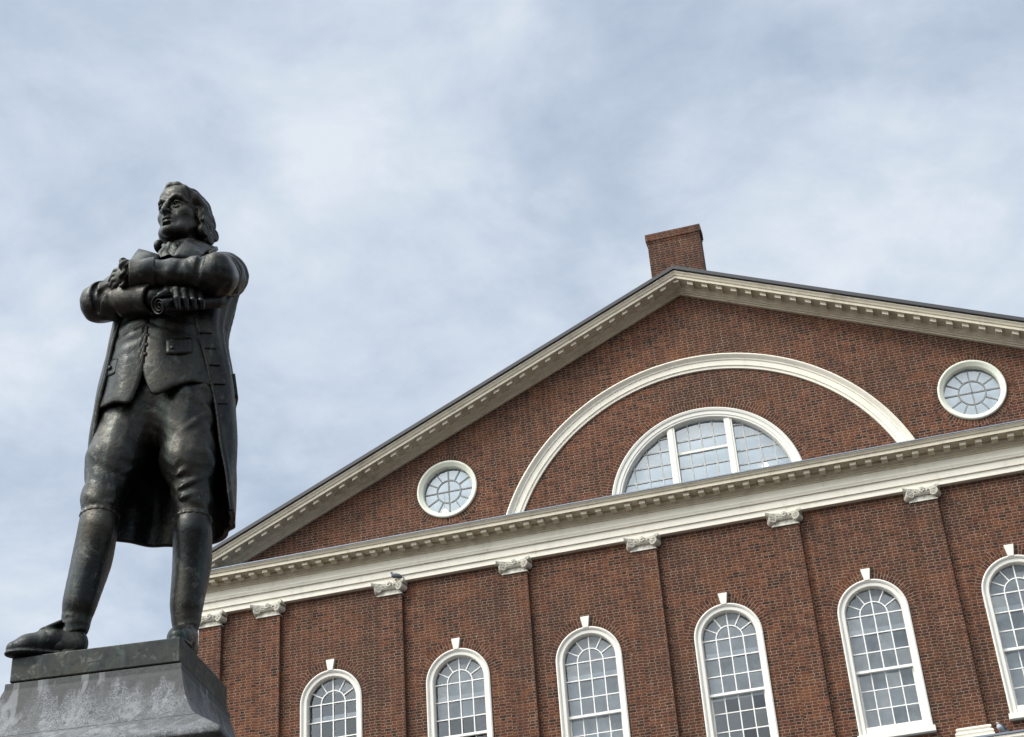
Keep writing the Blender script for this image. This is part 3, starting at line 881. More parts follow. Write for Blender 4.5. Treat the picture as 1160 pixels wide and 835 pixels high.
# --- head frame
HS = 1.56
XS = 0.90
HA, HB, HR = math.radians(36), math.radians(-1), math.radians(0)
hf = np.array([-math.sin(HA)*math.cos(HB), -math.cos(HA)*math.cos(HB), math.sin(HB)])
hx = np.array([math.cos(HA), -math.sin(HA), 0.0])
hz = np.cross(hf, hx)
HM = np.stack([hx*XS, hf, hz], 1)
HM0 = np.stack([hx, hf, hz], 1)
HC = np.array([0.150, -0.21, 2.458])
def Hd(x, y, z): return HC+HS*(HM @ np.array([x, y, z]))
def hell(V, c, r, k=0.0, op='add', disp=None, tilt=None):
    V.ell(Hd(*c), np.array(r)*HS*np.array((XS, 1, 1)), HM0, k*HS, op, disp)
def hchain(V, pts, rs, k=0.0, op='add'): V.chain([Hd(*p) for p in pts], [r*HS for r in rs], k*HS, op)

# joints (metres, statue frame: x to the viewer's right, -y towards the viewer, z up from the plinth)
sh_L, el_L, wr_L = np.array((0.372, -0.28, 2.055)), np.array((0.307, -0.560, 1.870)), np.array((-0.044, -0.530, 1.858))
sh_R, el_R, wr_R = np.array((-0.065, -0.12, 2.075)), np.array((-0.221, -0.320, 1.820)), np.array((0.014, -0.510, 1.737))
hip_R, kn_R, an_R = np.array((-0.02, -0.18, 1.30)), np.array((-0.157, -0.250, 0.704)), np.array((-0.229, -0.190, 0.157))
hip_L, kn_L, an_L = np.array((0.205, -0.26, 1.30)), np.array((0.263, -0.290, 0.686)), np.array((0.257, -0.220, 0.185))

# --- body: head with its face, neck, trunk, arms, hands, legs: one skin
zs = np.concatenate([np.arange(0.0, 2.22, 0.0065), np.arange(2.22, 2.72, 0.0034)])
B = Vol(np.arange(-0.42, 0.56, 0.0046), np.arange(-0.80, 0.12, 0.0046), zs)
hell(B, (0, -.015, .035), (.073, .094, .080))
hell(B, (0, .028, -.028), (.060, .060, .082), .03)
hell(B, (0, .030, -.066), (.043, .050, .040), .03)
for s in (-1, 1):
    hchain(B, [(.055*s, .005, -.055), (.035*s, .055, -.088), (.012*s, .082, -.1)], [.016, .015, .014], .025)
    hell(B, (.043*s, .049, -.022), (.022, .024, .017), .028)
hell(B, (0, .083, -.099), (.017, .015, .015), .016)
hell(B, (0, .062, .055), (.055, .028, .036), .03)
for s in (-1, 1):
    hell(B, (.032*s, .0995, .003), (.0225, .025, .0165), .008, 'sub')
    hchain(B, [(.057*s, .060, .014), (.043*s, .0775, .0265), (.027*s, .0885, .0275), (.012*s, .0925, .0195)], [.0065, .0080, .0085, .0075], .008)
    hell(B, (.032*s, .0700, -.002), (.0145, .0130, .0130), .003)
    hchain(B, [(.049*s, .075, -.002), (.040*s, .0855, .0052), (.030*s, .0895, .0062), (.019*s, .0845, .0005)], [.0025, .0032, .0032, .0025], .004)
    hchain(B, [(.047*s, .075, -.007), (.036*s, .0845, -.0135), (.026*s, .0850, -.0125), (.018*s, .0815, -.005)], [.002, .0026, .0026, .002], .005)
hchain(B, [(0, .090, .012), (0, .1015, -.010), (0, .1135, -.032)], [.0075, .0080, .0095], .010)
for s in (-1, 1):
    hell(B, (.0115*s, .1025, -.0375), (.0085, .0105, .0080), .006)
hchain(B, [(0, .112, -.040), (0, .100, -.050), (0, .092, -.058)], [.0085, .0065, .006], .006)
hell(B, (0, .080, -.064), (.028, .019, .024), .014)
hchain(B, [(-.0245, .0865, -.0655), (-.010, .0990, -.0600), (0, .0998, -.0618), (.010, .0990, -.0600), (.0245, .0865, -.0655)], [.0025, .0050, .0050, .0050, .0025], .003)
hchain(B, [(-.022, .0865, -.0690), (-.009, .0965, -.0745), (.009, .0965, -.0745), (.022, .0865, -.0690)], [.0025, .0058, .0058, .0025], .003)
hchain(B, [(-.026, .090, -.0672), (0, .1055, -.0678), (.026, .090, -.0672)], [.0012, .0022, .0012], .002, 'sub')
hell(B, (0, .096, -.0845), (.018, .009, .0055), .006, 'sub')
for s in (-1, 1):
    hell(B, (.0735*s, -.008, -.006), (.010, .020, .031), .008)
    hell(B, (.083*s, -.004, -.004), (.006, .011, .018), .004, 'sub')
neck_b = np.array((0.165, -0.185, 2.15))
B.cone(Hd(0, -.022, -.06), neck_b, .078, .095, .04)
# trunk and limbs below the clothes
B.cone((0.165, -.20, 2.05), (0.10, -.20, 1.45), .12, .10, .05)
for a, b, c, r in ((sh_L, el_L, wr_L, (.075, .06, .045)), (sh_R, el_R, wr_R, (.075, .06, .045))):
    B.cone((0.165, -.20, 2.05), a, .09, r[0], .04); B.chain([a, b, c], r, .03)
for h, k_, a in ((hip_R, kn_R, an_R), (hip_L, kn_L, an_L)):
    B.cone((0.10, -.21, 1.42), h, .10, .095, .05); B.cone(h, k_, .095, .066, .03)
# stockinged calves
cal_R = np.array((-0.178, -0.200, 0.493)); cal_L = np.array((0.269, -0.235, 0.477))
low_R = np.array((-0.215, -0.200, 0.273)); low_L = np.array((0.256, -0.225, 0.269))
top_R = np.array((-0.162, -0.235, 0.629)); top_L = np.array((0.265, -0.275, 0.620))
def limb(pts, rs, n=18):
    t = np.linspace(0, len(pts)-1, n); k_ = np.arange(len(pts))
    B.chain(list(cr_interp(t, k_, pts)), list(cr_interp(t, k_, np.array(rs))), .015)
limb([kn_R, top_R, cal_R+np.array((0, .02, 0)), low_R+np.array((0, .01, 0)), an_R], [.080, .080, .088, .070, .052])
limb([kn_L, top_L, cal_L+np.array((0.004, .02, 0)), low_L+np.array((0, .01, 0)), an_L], [.080, .080, .086, .068, .054])
B.cone(kn_R+np.array((0, -.03, -.10)), low_R+np.array((0, -.03, 0)), .055, .036, .08)
B.cone(kn_L+np.array((0, -.03, -.10)), low_L+np.array((0, -.03, 0)), .055, .036, .08)
heel_R, toe_R = np.array((-.215, -.205, .045)), np.array((-.478, -.212, .040))
heel_L, toe_L = np.array((.268, -.17, .045)), np.array((.215, -.40, .040))
B.chain([an_R, (heel_R+0.25*(toe_R-heel_R))+np.array((0, 0, .01)), toe_R], [.055, .045, .03], .03)
B.chain([an_L, (heel_L+0.25*(toe_L-heel_L))+np.array((0, 0, .01)), toe_L], [.055, .045, .03], .03)
for an, nr in ((an_R, 4), (an_L, 3)):          # slack folds of the stockings at the ankle
    for i in range(nr):
        c = an+np.array((0, -.006, -.035+.026*i))
        ang = np.linspace(0, 2*np.pi, 15)
        rr = .050+.0015*i
        B.chain([c+np.array((rr*math.cos(t), rr*math.sin(t), .016*math.cos(t+i*1.4))) for t in ang], [.0045]*15, .010)
# left hand: laid on the right upper arm
kn0 = [np.array((-0.134, -0.470, 1.926)), np.array((-0.139, -0.485, 1.891)), np.array((-0.140, -0.490, 1.864)), np.array((-0.134, -0.485, 1.845))]
kn1 = [np.array((-0.166, -0.455, 1.920)), np.array((-0.174, -0.465, 1.886)), np.array((-0.172, -0.470, 1.854)), np.array((-0.160, -0.465, 1.832))]
kn2 = [np.array((-0.181, -0.430, 1.910)), np.array((-0.190, -0.440, 1.873)), np.array((-0.185, -0.445, 1.838)), np.array((-0.172, -0.440, 1.822))]
hand_c = np.array((-0.107, -0.495, 1.874))
B.cone(wr_L, hand_c, .042, .046, .03)
for i in range(4):
    B.cone(hand_c, kn0[i], .036, .021, .018)
    B.chain([kn0[i], kn1[i], kn2[i]], [.0175, .0155, .0125], .004)
B.chain([hand_c+np.array((0, -.03, .02)), np.array((-0.118, -0.490, 1.932)), np.array((-0.144, -0.470, 1.952))], [.024, .0175, .0135], .01)
# right hand: closed round the rolled paper, thumb up along it
rh_c = np.array((0.097, -0.500, 1.779))
B.cone(wr_R, rh_c, .042, .044, .03)
rk0 = [np.array(((0.123, -0.600, 1.732), (0.162, -0.576, 1.747), (0.200, -0.552, 1.762), (0.239, -0.528, 1.777), (0.279, -0.504, 1.792), (0.318, -0.480, 1.807), (0.358, -0.456, 1.822))[i]) for i in range(4)]
rk1 = [np.array(((0.129, -0.652, 1.651), (0.168, -0.628, 1.666), (0.207, -0.604, 1.681), (0.247, -0.580, 1.696), (0.287, -0.556, 1.711), (0.328, -0.532, 1.726), (0.369, -0.508, 1.741))[i]) for i in range(4)]
rk2 = [np.array(((0.139, -0.640, 1.604), (0.177, -0.616, 1.625), (0.215, -0.592, 1.647), (0.253, -0.568, 1.668), (0.292, -0.544, 1.689), (0.331, -0.520, 1.711), (0.371, -0.496, 1.732))[i]) for i in range(4)]
for i in range(4):
    B.cone(rh_c+np.array((.02*i, 0, 0)), rk0[i], .036, .023, .015)
    B.chain([rk0[i], rk1[i], rk2[i]], [.0205, .0185, .0145], .004)
B.chain([rh_c+np.array((-.01, -.01, .02)), np.array((0.078, -0.620, 1.704)), np.array((0.049, -0.660, 1.659))], [.026, .019, .0145], .01)
V_, Q_ = B.mesh(); del B
from_arrays("body", relax(V_, Q_, 1, .3), Q_, M_bronze, statue, True)

# --- hair: combed back from the forehead, rolled curls over the ears
Hh = Vol(*grid(HC-.24, HC+np.array((.26, .24, .22)), .0034))
def strands(X, Y, Z, p):
    ang = np.arctan2(p[0], p[2]+.05)
    return -.0042*np.abs(np.sin(ang*13+p[1]*26))*1.4+.0045*np.sin(p[1]*55+ang*3)
hell(Hh, (0, -.022, .033), (.0815, .0930, .0865), 0, 'add', strands)
hell(Hh, (0, .105, -.012), (.069, .082, .089), .012, 'sub')
hell(Hh, (0, .03, -.12), (.062, .10, .09), .012, 'sub')
for s in (-1, 1):
    hchain(Hh, [(.048*s, .056, .070), (.066*s, .024, .045), (.076*s, -.012, .022)], [.012, .017, .020], .012)
hchain(Hh, [(-.03, .064, .082), (-.008, .072, .090), (.018, .066, .088), (.040, .058, .078)], [.011, .013, .013, .011], .01)
for s in (-1, 1):
    hell(Hh, (.078*s, -.030, -.020), (.021, .042, .045), .015, 'add', strands)
    if s < 0: hell(Hh, (-.084, -.034, -.055), (.018, .028, .055), .015, 'add', strands)
    if s < 0: hchain(Hh, [(-.079, -.020, -.005), (-.088, -.018, -.045), (-.097, -.010, -.080)], [.020, .019, .017], .012)
    for (y, z, r, ph) in ((.000, -.030, .0200, 0), (-.030, -.042, .023, 1), (.004, -.064, .0245, 2), (-.030, -.080, .025, .5), (-.056, -.050, .023, 1.7)):
        if s < 0 and z > -.055: continue
        c = np.array(((.100 if s < 0 else .086)*s, y+(-.004), z-(.018 if s < 0 else .012)))
        ts = np.linspace(0, 4.6*np.pi, 30)
        pts = [c+np.array((s*.010*(1-t/16), (r*.80)*(1-t/18)*math.cos(t+ph), (r*.80)*(1-t/18)*math.sin(t+ph))) for t in ts]
        hell(Hh, tuple(c), (.016, r*.92, r*.92), .006)
        hchain(Hh, pts, list(np.linspace(.0062, .0042, 30)), .0025)
hell(Hh, (0, -.064, -.055), (.068, .036, .070), .03, 'add', strands)
V_, Q_ = Hh.mesh(); del Hh
from_arrays("hair", relax(V_, Q_, 1, .25), Q_, M_bronze_dk, statue, True)

# --- breeches
Bq = Vol(np.arange(-.36, .46, .0058), np.arange(-.50, .06, .0058), np.arange(.62, 1.62, .0058))
LB = np.array((.926, -.378, 0)); FB = np.array((-.378, -.926, 0)); RB = np.stack([LB, FB, (0, 0, 1)], 1)
Bq.ell((.095, -.20, 1.38), (.215, .175, .24), RB)
th_R = np.array((-0.109, -0.220, 0.983)); th_L = np.array((0.234, -0.290, 0.965))
def folds(c0, amp, f, ph, zc=None):
    def fn(X, Y, Z, t):
        w = amp*np.sin(f*(Z*1.0+.75*X+.35*Y)+ph+1.5*np.sin(6*X+9*Z))*np.sin(9*X-7*Y+5*Z+ph)
        return w+.0022*rough_noise(X, Y, Z)
    return fn
Bq.cone(hip_R, th_R, .163, .128, .05, 'add', folds(0, .004, 34, .5))
Bq.cone(th_R, kn_R+np.array((0, 0, .05)), .127, .088, .05, 'add', folds(0, .0045, 38, 1.5))
Bq.cone(kn_R+np.array((0, 0, .05)), kn_R+np.array((.003, 0, -.015)), .089, .0825, .03, 'add', folds(0, .004, 60, 0))
Bq.cone(hip_L, th_L, .160, .122, .05, 'add', folds(0, .005, 40, 2.5))
Bq.cone(th_L, kn_L+np.array((0, 0, .05)), .120, .086, .05, 'add', folds(0, .006, 44, .2))
Bq.cone(kn_L+np.array((0, 0, .05)), kn_L+np.array((0, 0, -.015)), .087, .0825, .03, 'add', folds(0, .004, 60, 2))
# raised drag folds across the thighs
def ridge(a, b, v, r, bow=0.012):
    a = np.array(a); b = np.array(b); n = 9
    r *= .72
    pts = [a+(b-a)*t+np.array((0, .008-bow*math.sin(math.pi*t), 0)) for t in np.linspace(0, 1, n)]
    Bq.chain(pts, [r*(.35+.65*math.sin(math.pi*t)) for t in np.linspace(0, 1, n)], .02)
for (a, b, r) in (((0.187, -0.405, 1.061), (0.311, -0.385, 1.186), .013), ((0.182, -0.400, 0.987), (0.322, -0.375, 1.125), .012), ((0.177, -0.400, 0.912), (0.317, -0.370, 1.031), .013),
                  ((0.173, -0.390, 0.842), (0.304, -0.370, 0.944), .011), ((0.188, -0.385, 0.781), (0.312, -0.365, 0.854), .010), ((0.194, -0.380, 0.729), (0.311, -0.360, 0.772), .009),
                  ((-0.147, -0.305, 0.814), (-0.025, -0.310, 0.911), .008),
                  ((-0.219, -0.290, 0.763), (-0.098, -0.335, 0.782), .008), ((-0.228, -0.290, 0.717), (-0.102, -0.330, 0.721), .008)):
    ridge(a, b, 0, r)
for k_ in (kn_R, kn_L):                       # knee bands
    for dz, rr in ((-.022, .0825), (-.052, .0795)):
        ts = np.linspace(0, 2*np.pi, 19)
        Bq.chain([k_+np.array((rr*math.cos(t), rr*math.sin(t), dz)) for t in ts], [.009]*19, .012)
for i in range(6):                            # buttons at the outside of the left knee
    Bq.ell(np.array(((0.317, -0.335, 0.823), (0.317, -0.335, 0.790), (0.317, -0.335, 0.758), (0.317, -0.335, 0.726), (0.317, -0.335, 0.693), (0.317, -0.335, 0.661), (0.317, -0.335, 0.630))[i]), (.011, .011, .011), None, .004)
for z0, kk in ((.62, 0),):
    pass
V_, Q_ = Bq.mesh(); del Bq
from_arrays("breeches", relax(V_, Q_, 1, .35), Q_, M_bronze, statue, True)

# --- shoes
for heel, toe, an in ((heel_R, toe_R, an_R), (heel_L, toe_L, an_L)):
    d = toe-heel; d[2] = 0; L = np.linalg.norm(d); d /= L; n_ = np.array((-d[1], d[0], 0))
    lo = np.minimum(heel, toe)-.11; hi = np.maximum(heel, toe)+.11; lo[2] = .0; hi[2] = .27
    Sv = Vol(*grid(lo-np.array((0, 0, .01)), hi, .0045))
    RS = np.stack([d, n_, (0, 0, 1)], 1)
    mid = heel+d*L*.45; ball = heel+d*L*.78
    Sv.chain([heel+np.array((0, 0, .02)), mid+np.array((0, 0, .026)), ball+np.array((0, 0, .006)), toe+np.array((0, 0, -.003))], [.048, .049, .045, .036], .03)
    Sv.cone(an+np.array((0, 0, -.07)), heel+d*L*.10, .048, .047, .03)
    Sv.cone(mid+np.array((0, 0, .035)), ball+np.array((0, 0, .01)), .038, .036, .04)
    Sv.cone(an+np.array((0, 0, -.06)), mid+np.array((0, 0, .045)), .044, .040, .04)
    # welt and sole
    for t, r in zip(np.linspace(-.05, 1.04, 12), (.040, .047, .049, .047, .045, .046, .050, .054, .055, .051, .044, .030)):
        c = heel+d*L*t; Sv.ell((c[0], c[1], .014), (r*1.03, r*1.03, .014), None, .006)
    # tongue and buckle strap
    tg = heel+d*L*.40
    Sv.rbox(tg+np.array((.01*d[0], 0.01*d[1], .094)), (.052, .042, .009), np.stack([d*.88+np.array((0, 0, -.47)), n_, d*.47+np.array((0, 0, .88))], 1), .006, .01)
    ts = np.linspace(.1, np.pi-.1, 13)
    Sv.chain([heel+d*L*.46+n_*.051*math.cos(t)+np.array((0, 0, .005+.070*math.sin(t))) for t in ts], [.009]*13, .006)
    sl, X, Y, Z = Sv.block(lo, hi)
    Sv.F = np.maximum(Sv.F, -(Sv.ax[2][None, None, :]-.001)+0*Sv.F)
    V_, Q_ = Sv.mesh()
    from_arrays("shoe", relax(V_, Q_, 1, .35), Q_, M_bronze_dk, statue, True)

# --- waistcoat: a thick sheet with a notched hem
ns, nr = 90, 80
ss = np.linspace(0, 1, ns); zz = np.array([1.18, 1.40, 1.60, 1.80, 2.00])
WC = np.array([
    [(-.215, .17), (-.190, .27), (-.105, .365), (-.015, .400), (.090, .425), (.240, .415), (.390, .31)],
    [(-.190, .18), (-.165, .28), (-.095, .370), (-.008, .408), (.085, .432), (.220, .420), (.380, .31)],
    [(-.165, .18), (-.142, .29), (-.080, .375), (.004, .410), (.080, .430), (.205, .415), (.360, .31)],
    [(-.150, .17), (-.125, .29), (-.070, .375), (.010, .412), (.085, .435), (.205, .420), (.360, .31)],
    [(-.110, .15), (-.085, .27), (-.030, .350), (.040, .390), (.110, .405), (.210, .395), (.350, .30)]])
sk = np.array([0, .15, .33, .5, .63, .82, 1.0])
hem = np.interp(ss, [0, .15, .30, .395, .42, .46, .497, .503, .54, .585, .61, .80, 1.0],
                    [1.27, 1.245, 1.235, 1.212, 1.215, 1.30, 1.432, 1.432, 1.345, 1.255, 1.25, 1.33, 1.37])
rows = np.linspace(0, 1, nr)
cols = np.stack([cr_interp(ss, sk, WC[i]) for i in range(5)], 0)
G = np.zeros((nr, ns, 3)); D = np.zeros((nr, ns))
for j in range(ns):
    z = hem[j]+(2.0-hem[j])*rows
    uv_ = cr_interp(z, zz, cols[:, j])
    G[:, j, 0] = uv_[:, 0]; G[:, j, 1] = -uv_[:, 1]; G[:, j, 2] = z
    s = ss[j]
    # drag wrinkles radiating from the buttons, a ridge down the front edge
    wr = (1-np.exp(-((s-.503)/.04)**2))*np.exp(-((z-1.66)/.16)**2)*np.sin(z*88+7*np.sin(3*s)+5.5*abs(s-.5)*4)*.0036*np.exp(-((s-.5)/.30)**2)
    D[:, j] = wr+.0045*np.exp(-((s-.512)/.012)**2)-.0045*np.exp(-((s-.494)/.008)**2)+.0045*np.clip(1-(z-hem[j])/.012, 0, 1)+.003*np.sin(s*17+z*9)
waistcoat = from_arrays("waistcoat", *sheet(G[:, ::-1], .018, D[:, ::-1]), M_bronze, statue, True)
def wpos(s, z):
    j = int(round(s*(ns-1))); return np.array([np.interp(z, G[:, j, 2], G[:, j, i]) for i in range(3)])+np.array((-.378, -.926, 0))*np.interp(z, G[:, j, 2], D[:, j])
def knob(name, c, r, parent, mat, ax=(-.378, -.926, 0)):
    kb = MB(); a = Vector(ax).normalized(); q = a.to_track_quat('Z', 'Y').to_matrix().to_4x4(); q.translation = Vector(c)
    prof = [(0.0, -.006), (r*.9, -.006), (r, .002), (r*.85, .008), (r*.45, .0115), (0.001, .0125)]
    kb.sweep([[q @ Vector((p[0]*math.cos(t), p[0]*math.sin(t), p[1])) for t in np.linspace(0, 2*math.pi, 15)[:-1]] for p in prof[1:]])
    return kb.build(name, mat, parent, True)
for z in (1.755, 1.695, 1.636, 1.578, 1.522, 1.468):
    knob("button", wpos(.512, z)+np.array((-.003, -.009, 0)), .0125, waistcoat, M_bronze)
# pocket flaps on the waistcoat
def flap(s0, s1, z00, z01, drop, parent, off=.010):
    n = 9; g = np.zeros((6, n, 3))
    for i, s in enumerate(np.linspace(s0, s1, n)):
        zt = z00+(z01-z00)*i/(n-1)
        for r_ in range(6):
            p = wpos(s, zt-drop*r_/5*(1+.12*math.sin(math.pi*i/(n-1))))
            g[r_, i] = p+np.array((-.378, -.926, 0))*off
    return from_arrays("pocket_flap", *sheet(g, .016), M_bronze, parent, True)
flap(.665, .835, 1.545, 1.575, .085, waistcoat)
flap(.15, .27, 1.50, 1.475, .085, waistcoat)
knob("button", wpos(.72, 1.497)+np.array((-.012, -.022, 0)), .014, waistcoat, M_bronze)
knob("button", wpos(.21, 1.44)+np.array((-.02, -.012, 0)), .014, waistcoat, M_bronze, (-.9, -.43, 0))

# --- coat: sculpted shoulders and sleeves, plus the hanging skirts as a sheet
Cv = Vol(np.arange(-.42, .56, .0056), np.arange(-.80, .16, .0056), np.arange(1.60, 2.32, .0056))
Cv.ell((.15, -.185, 1.93), (.245, .135, .30), RB)
Cv.cone(sh_R+np.array((.03, .0, .02)), sh_L+np.array((-.03, 0, .02)), .095, .095, .06)
Cv.cone((.17, -.17, 2.12), (.17, -.18, 2.20), .13, .105, .05)
Cv.ell((.135, -.42, 1.95), (.20, .12, .36), RB, .02, 'sub')
def sleeve_disp(a, b, amp, ph):
    a = np.array(a); b = np.array(b); ab = (b-a)/np.linalg.norm(b-a)
    def fn(X, Y, Z, t):
        l = X*ab[0]+Y*ab[1]+Z*ab[2]
        w = np.sin(l*48+ph+2.2*np.sin(X*9+Z*11)+1.4*np.sin(Z*17))
        return amp*w*(.35+.65*np.cos(t*np.pi)**2)+.0022*rough_noise(X, Y, Z)
    return fn
Cv.cone(sh_L, el_L, .116, .100, .06, 'add', sleeve_disp(sh_L, el_L, .008, .3))
Cv.cone(el_L, wr_L+np.array((0.0, 0, 0)), .099, .066, .05, 'add', sleeve_disp(el_L, wr_L, .006, 1.2))
Cv.cone(sh_R, el_R, .110, .093, .05, 'add', sleeve_disp(sh_R, el_R, .008, 2.0))
Cv.cone(el_R, el_R+.45*(wr_R-el_R), .093, .083, .05, 'add', sleeve_disp(el_R, wr_R, .005, .7))
# long fan folds from shoulder into the back of the left sleeve
for i in range(5):
    a = np.array(((0.317, -0.340, 2.153), (0.338, -0.340, 2.153), (0.358, -0.340, 2.149), (0.379, -0.340, 2.140), (0.400, -0.340, 2.127), (0.421, -0.340, 2.110), (0.442, -0.340, 2.088))[i]); b = np.array(((0.355, -0.400, 1.918), (0.375, -0.388, 1.917), (0.394, -0.376, 1.917), (0.413, -0.364, 1.916), (0.433, -0.352, 1.915), (0.452, -0.340, 1.914), (0.472, -0.328, 1.913))[i])
    n = 8; pts = [a+(b-a)*t for t in np.linspace(0, 1, n)]
    Cv.chain(pts, [.012*(.25+.75*math.sin(math.pi*t)) for t in np.linspace(0.0, 1, n)], .02)
def grooves(a, b, r, ts_, a0, a1, skew, w):
    a = np.array(a); b = np.array(b); ax = (b-a)/np.linalg.norm(b-a)
    n1_ = np.cross(ax, (0, 0, 1.0)); n1_ /= np.linalg.norm(n1_)
    if n1_[1] > 0: n1_ = -n1_
    n2_ = np.array((0, 0, 1.0))-ax*ax[2]; n2_ /= np.linalg.norm(n2_)
    for q_, t in enumerate(ts_):
        an_ = np.linspace(math.radians(a0+9*q_), math.radians(a1-7*q_), 12)
        pts = [a+(b-a)*t+ax*(skew*math.sin(2*x)*(1 if q_ % 2 else -.6))+(n1_*math.cos(x)+n2_*math.sin(x))*(r+.0055) for x in an_]
        Cv.chain(pts, [w*(.3+.7*math.sin(math.pi*k_/11)) for k_ in range(12)], .024, 'sub')
grooves(el_L, wr_L, .092, (.20, .33, .48), -60, 75, .025, .0065)
grooves(sh_L, el_L, .104, (.45, .62), -55, 50, .025, .006)
grooves(el_R, wr_R, .088, (.08, .22, .36), -60, 60, .025, .0065)
grooves(sh_R, el_R, .100, (.45, .62, .80), -60, 50, .025, .006)
V1 = Cv.mesh(); del Cv
V1 = (relax(V1[0], V1[1], 2, .4), V1[1])

nz_, nc_ = 120, 150
zl = np.array([.66, .80, 1.05, 1.30, 1.50, 1.72, 2.05])
CS = np.array([   # right front edge, side, back right, back, back left, left side, left front, left front edge (x, towards the viewer)
    [(-.185, .10), (-.205, .03), (-.12, -.07), (.12, -.115), (.37, -.07), (.458, .10), (.463, .22), (.452, .315)],
    [(-.205, .15), (-.215, .05), (-.12, -.07), (.12, -.115), (.37, -.06), (.458, .12), (.462, .24), (.432, .325)],
    [(-.228, .22), (-.232, .08), (-.12, -.07), (.12, -.11), (.37, -.05), (.458, .14), (.452, .28), (.388, .345)],
    [(-.205, .285), (-.225, .12), (-.11, -.05), (.12, -.09), (.365, -.03), (.452, .16), (.432, .31), (.343, .37)],
    [(-.175, .32), (-.200, .14), (-.09, -.02), (.13, -.06), (.355, .00), (.425, .18), (.402, .335), (.287, .405)],
    [(-.140, .34), (-.172, .15), (-.06, .00), (.14, -.03), (.330, .03), (.398, .20), (.350, .37), (.212, .435)],
    [(-.070, .33), (-.150, .13), (-.05, .02), (.15, -.01), (.34, .04), (.455, .22), (.360, .38), (.150, .440)]])
ck = np.array([0, .12, .27, .45, .63, .78, .89, 1.0])
cs = np.linspace(0, 1, nc_)
ccol = np.stack([cr_interp(cs, ck, CS[i]) for i in range(len(zl))], 0)
G2 = np.zeros((nz_, nc_, 3)); D2 = np.zeros((nz_, nc_)); TH = np.full((nz_, nc_), .022)
for j in range(nc_):
    s = cs[j]
    hem_z = .722+.006*math.sin(s*9)-.02*s
    z = hem_z+(1.985-hem_z)*np.linspace(0, 1, nz_)
    uv_ = cr_interp(z, zl, ccol[:, j])
    G2[:, j, 0] = uv_[:, 0]; G2[:, j, 1] = -uv_[:, 1]; G2[:, j, 2] = z
    low = np.clip((1.7-z)/1.0, 0, 1)
    fold = .010*low*np.sin(s*46+1.2*np.sin(z*3))*np.exp(-((s-.45)/.26)**2)
    side = .012*np.sin(s*150+2.5*np.sin(z*7)+z*6)*np.exp(-((s-.80)/.085)**2)*np.clip((z-1.35)/.3, 0, 1)
    side2 = .008*np.sin(s*70+z*3)*np.exp(-((s-.80)/.07)**2)*np.clip((1.5-z)/.3, 0, 1)
    edge = .006*np.clip(1-(1-s)/.012, 0, 1)+.005*np.clip(1-s/.012, 0, 1)
    D2[:, j] = fold+side+side2+edge+.002*np.sin(z*21+s*33)
V2 = sheet(G2[:, ::-1], TH[:, ::-1], D2[:, ::-1])
coat = from_arrays("coat", *merge(V1, V2), M_bronze, statue, True)
def cpos(s, z):
    j = int(round(s*(nc_-1))); return np.array([np.interp(z, G2[:, j, 2], G2[:, j, i]) for i in range(3)])
# worked buttonholes down the left front, pocket flap at the hip
for (s0, s1, z) in ((.945, .985, 1.70), (.94, .985, 1.62), (.94, .984, 1.54), (.938, .984, 1.455), (.936, .984, 1.36), (.936, .982, 1.26)):
    a, b = cpos(s0, z+.012), cpos(s1, z-.002)
    o_ = np.array((0.1, -1, 0))*.004
    hb = Vol(*grid(np.minimum(a, b)-.03, np.maximum(a, b)+.03, .004)); hb.cone(a+o_, b+o_, .0055, .0055)
    from_arrays("buttonhole", *hb.mesh(), M_bronze_dk, coat, True)
g = np.zeros((7, 12, 3))
for i, s in enumerate(np.linspace(.70, .845, 12)):
    for r_ in range(7):
        p = cpos(s, 1.50-.02*i/11-.13*r_/6*(1+.10*math.sin(math.pi*i/5.5)))
        c0 = np.array((.12, -.13)); o_ = (p[:2]-c0)/np.linalg.norm(p[:2]-c0)
        p[:2] += o_*.014; g[r_, i] = p
from_arrays("pocket_flap", *sheet(g, .020), M_bronze, coat, True)
# turned-back cuffs
for (a, b, r0, r1, nm) in ((wr_R-.50*(wr_R-el_R), wr_R+.04*(wr_R-el_R), .094, .080, 'R'), (wr_L+.20*(el_L-wr_L), wr_L+.16*(wr_L-el_L), .086, .075, 'L')):
    a = np.array(a); b = np.array(b); ax = (b-a)/np.linalg.norm(b-a)
    lo = np.minimum(a, b)-.13; hi = np.maximum(a, b)+.13
    cv = Vol(*grid(lo, hi, .005))
    sl, X, Y, Z = cv.block(lo, hi)
    def tube(grow, l0, l1):
        px, py, pz = X-a[0], Y-a[1], Z-a[2]
        L = np.linalg.norm(b-a); t = px*ax[0]+py*ax[1]+pz*ax[2]
        r = np.sqrt(np.maximum(px*px+py*py+pz*pz-t*t, 0))
        d = r-(r0+(r1-r0)*np.clip(t/L, 0, 1)+grow)-.003*np.sin(t*45+Z*30)
        return np.maximum(d, np.maximum(l0-t, t-(L-l1)))
    d = np.maximum(tube(0, 0, 0), -tube(-.016, np.linalg.norm(b-a)*.75, -.05))
    cv.put(d, sl)
    V_, Q_ = cv.mesh()
    from_arrays("cuff", relax(V_, Q_, 2, .5), Q_, M_bronze, coat, True)
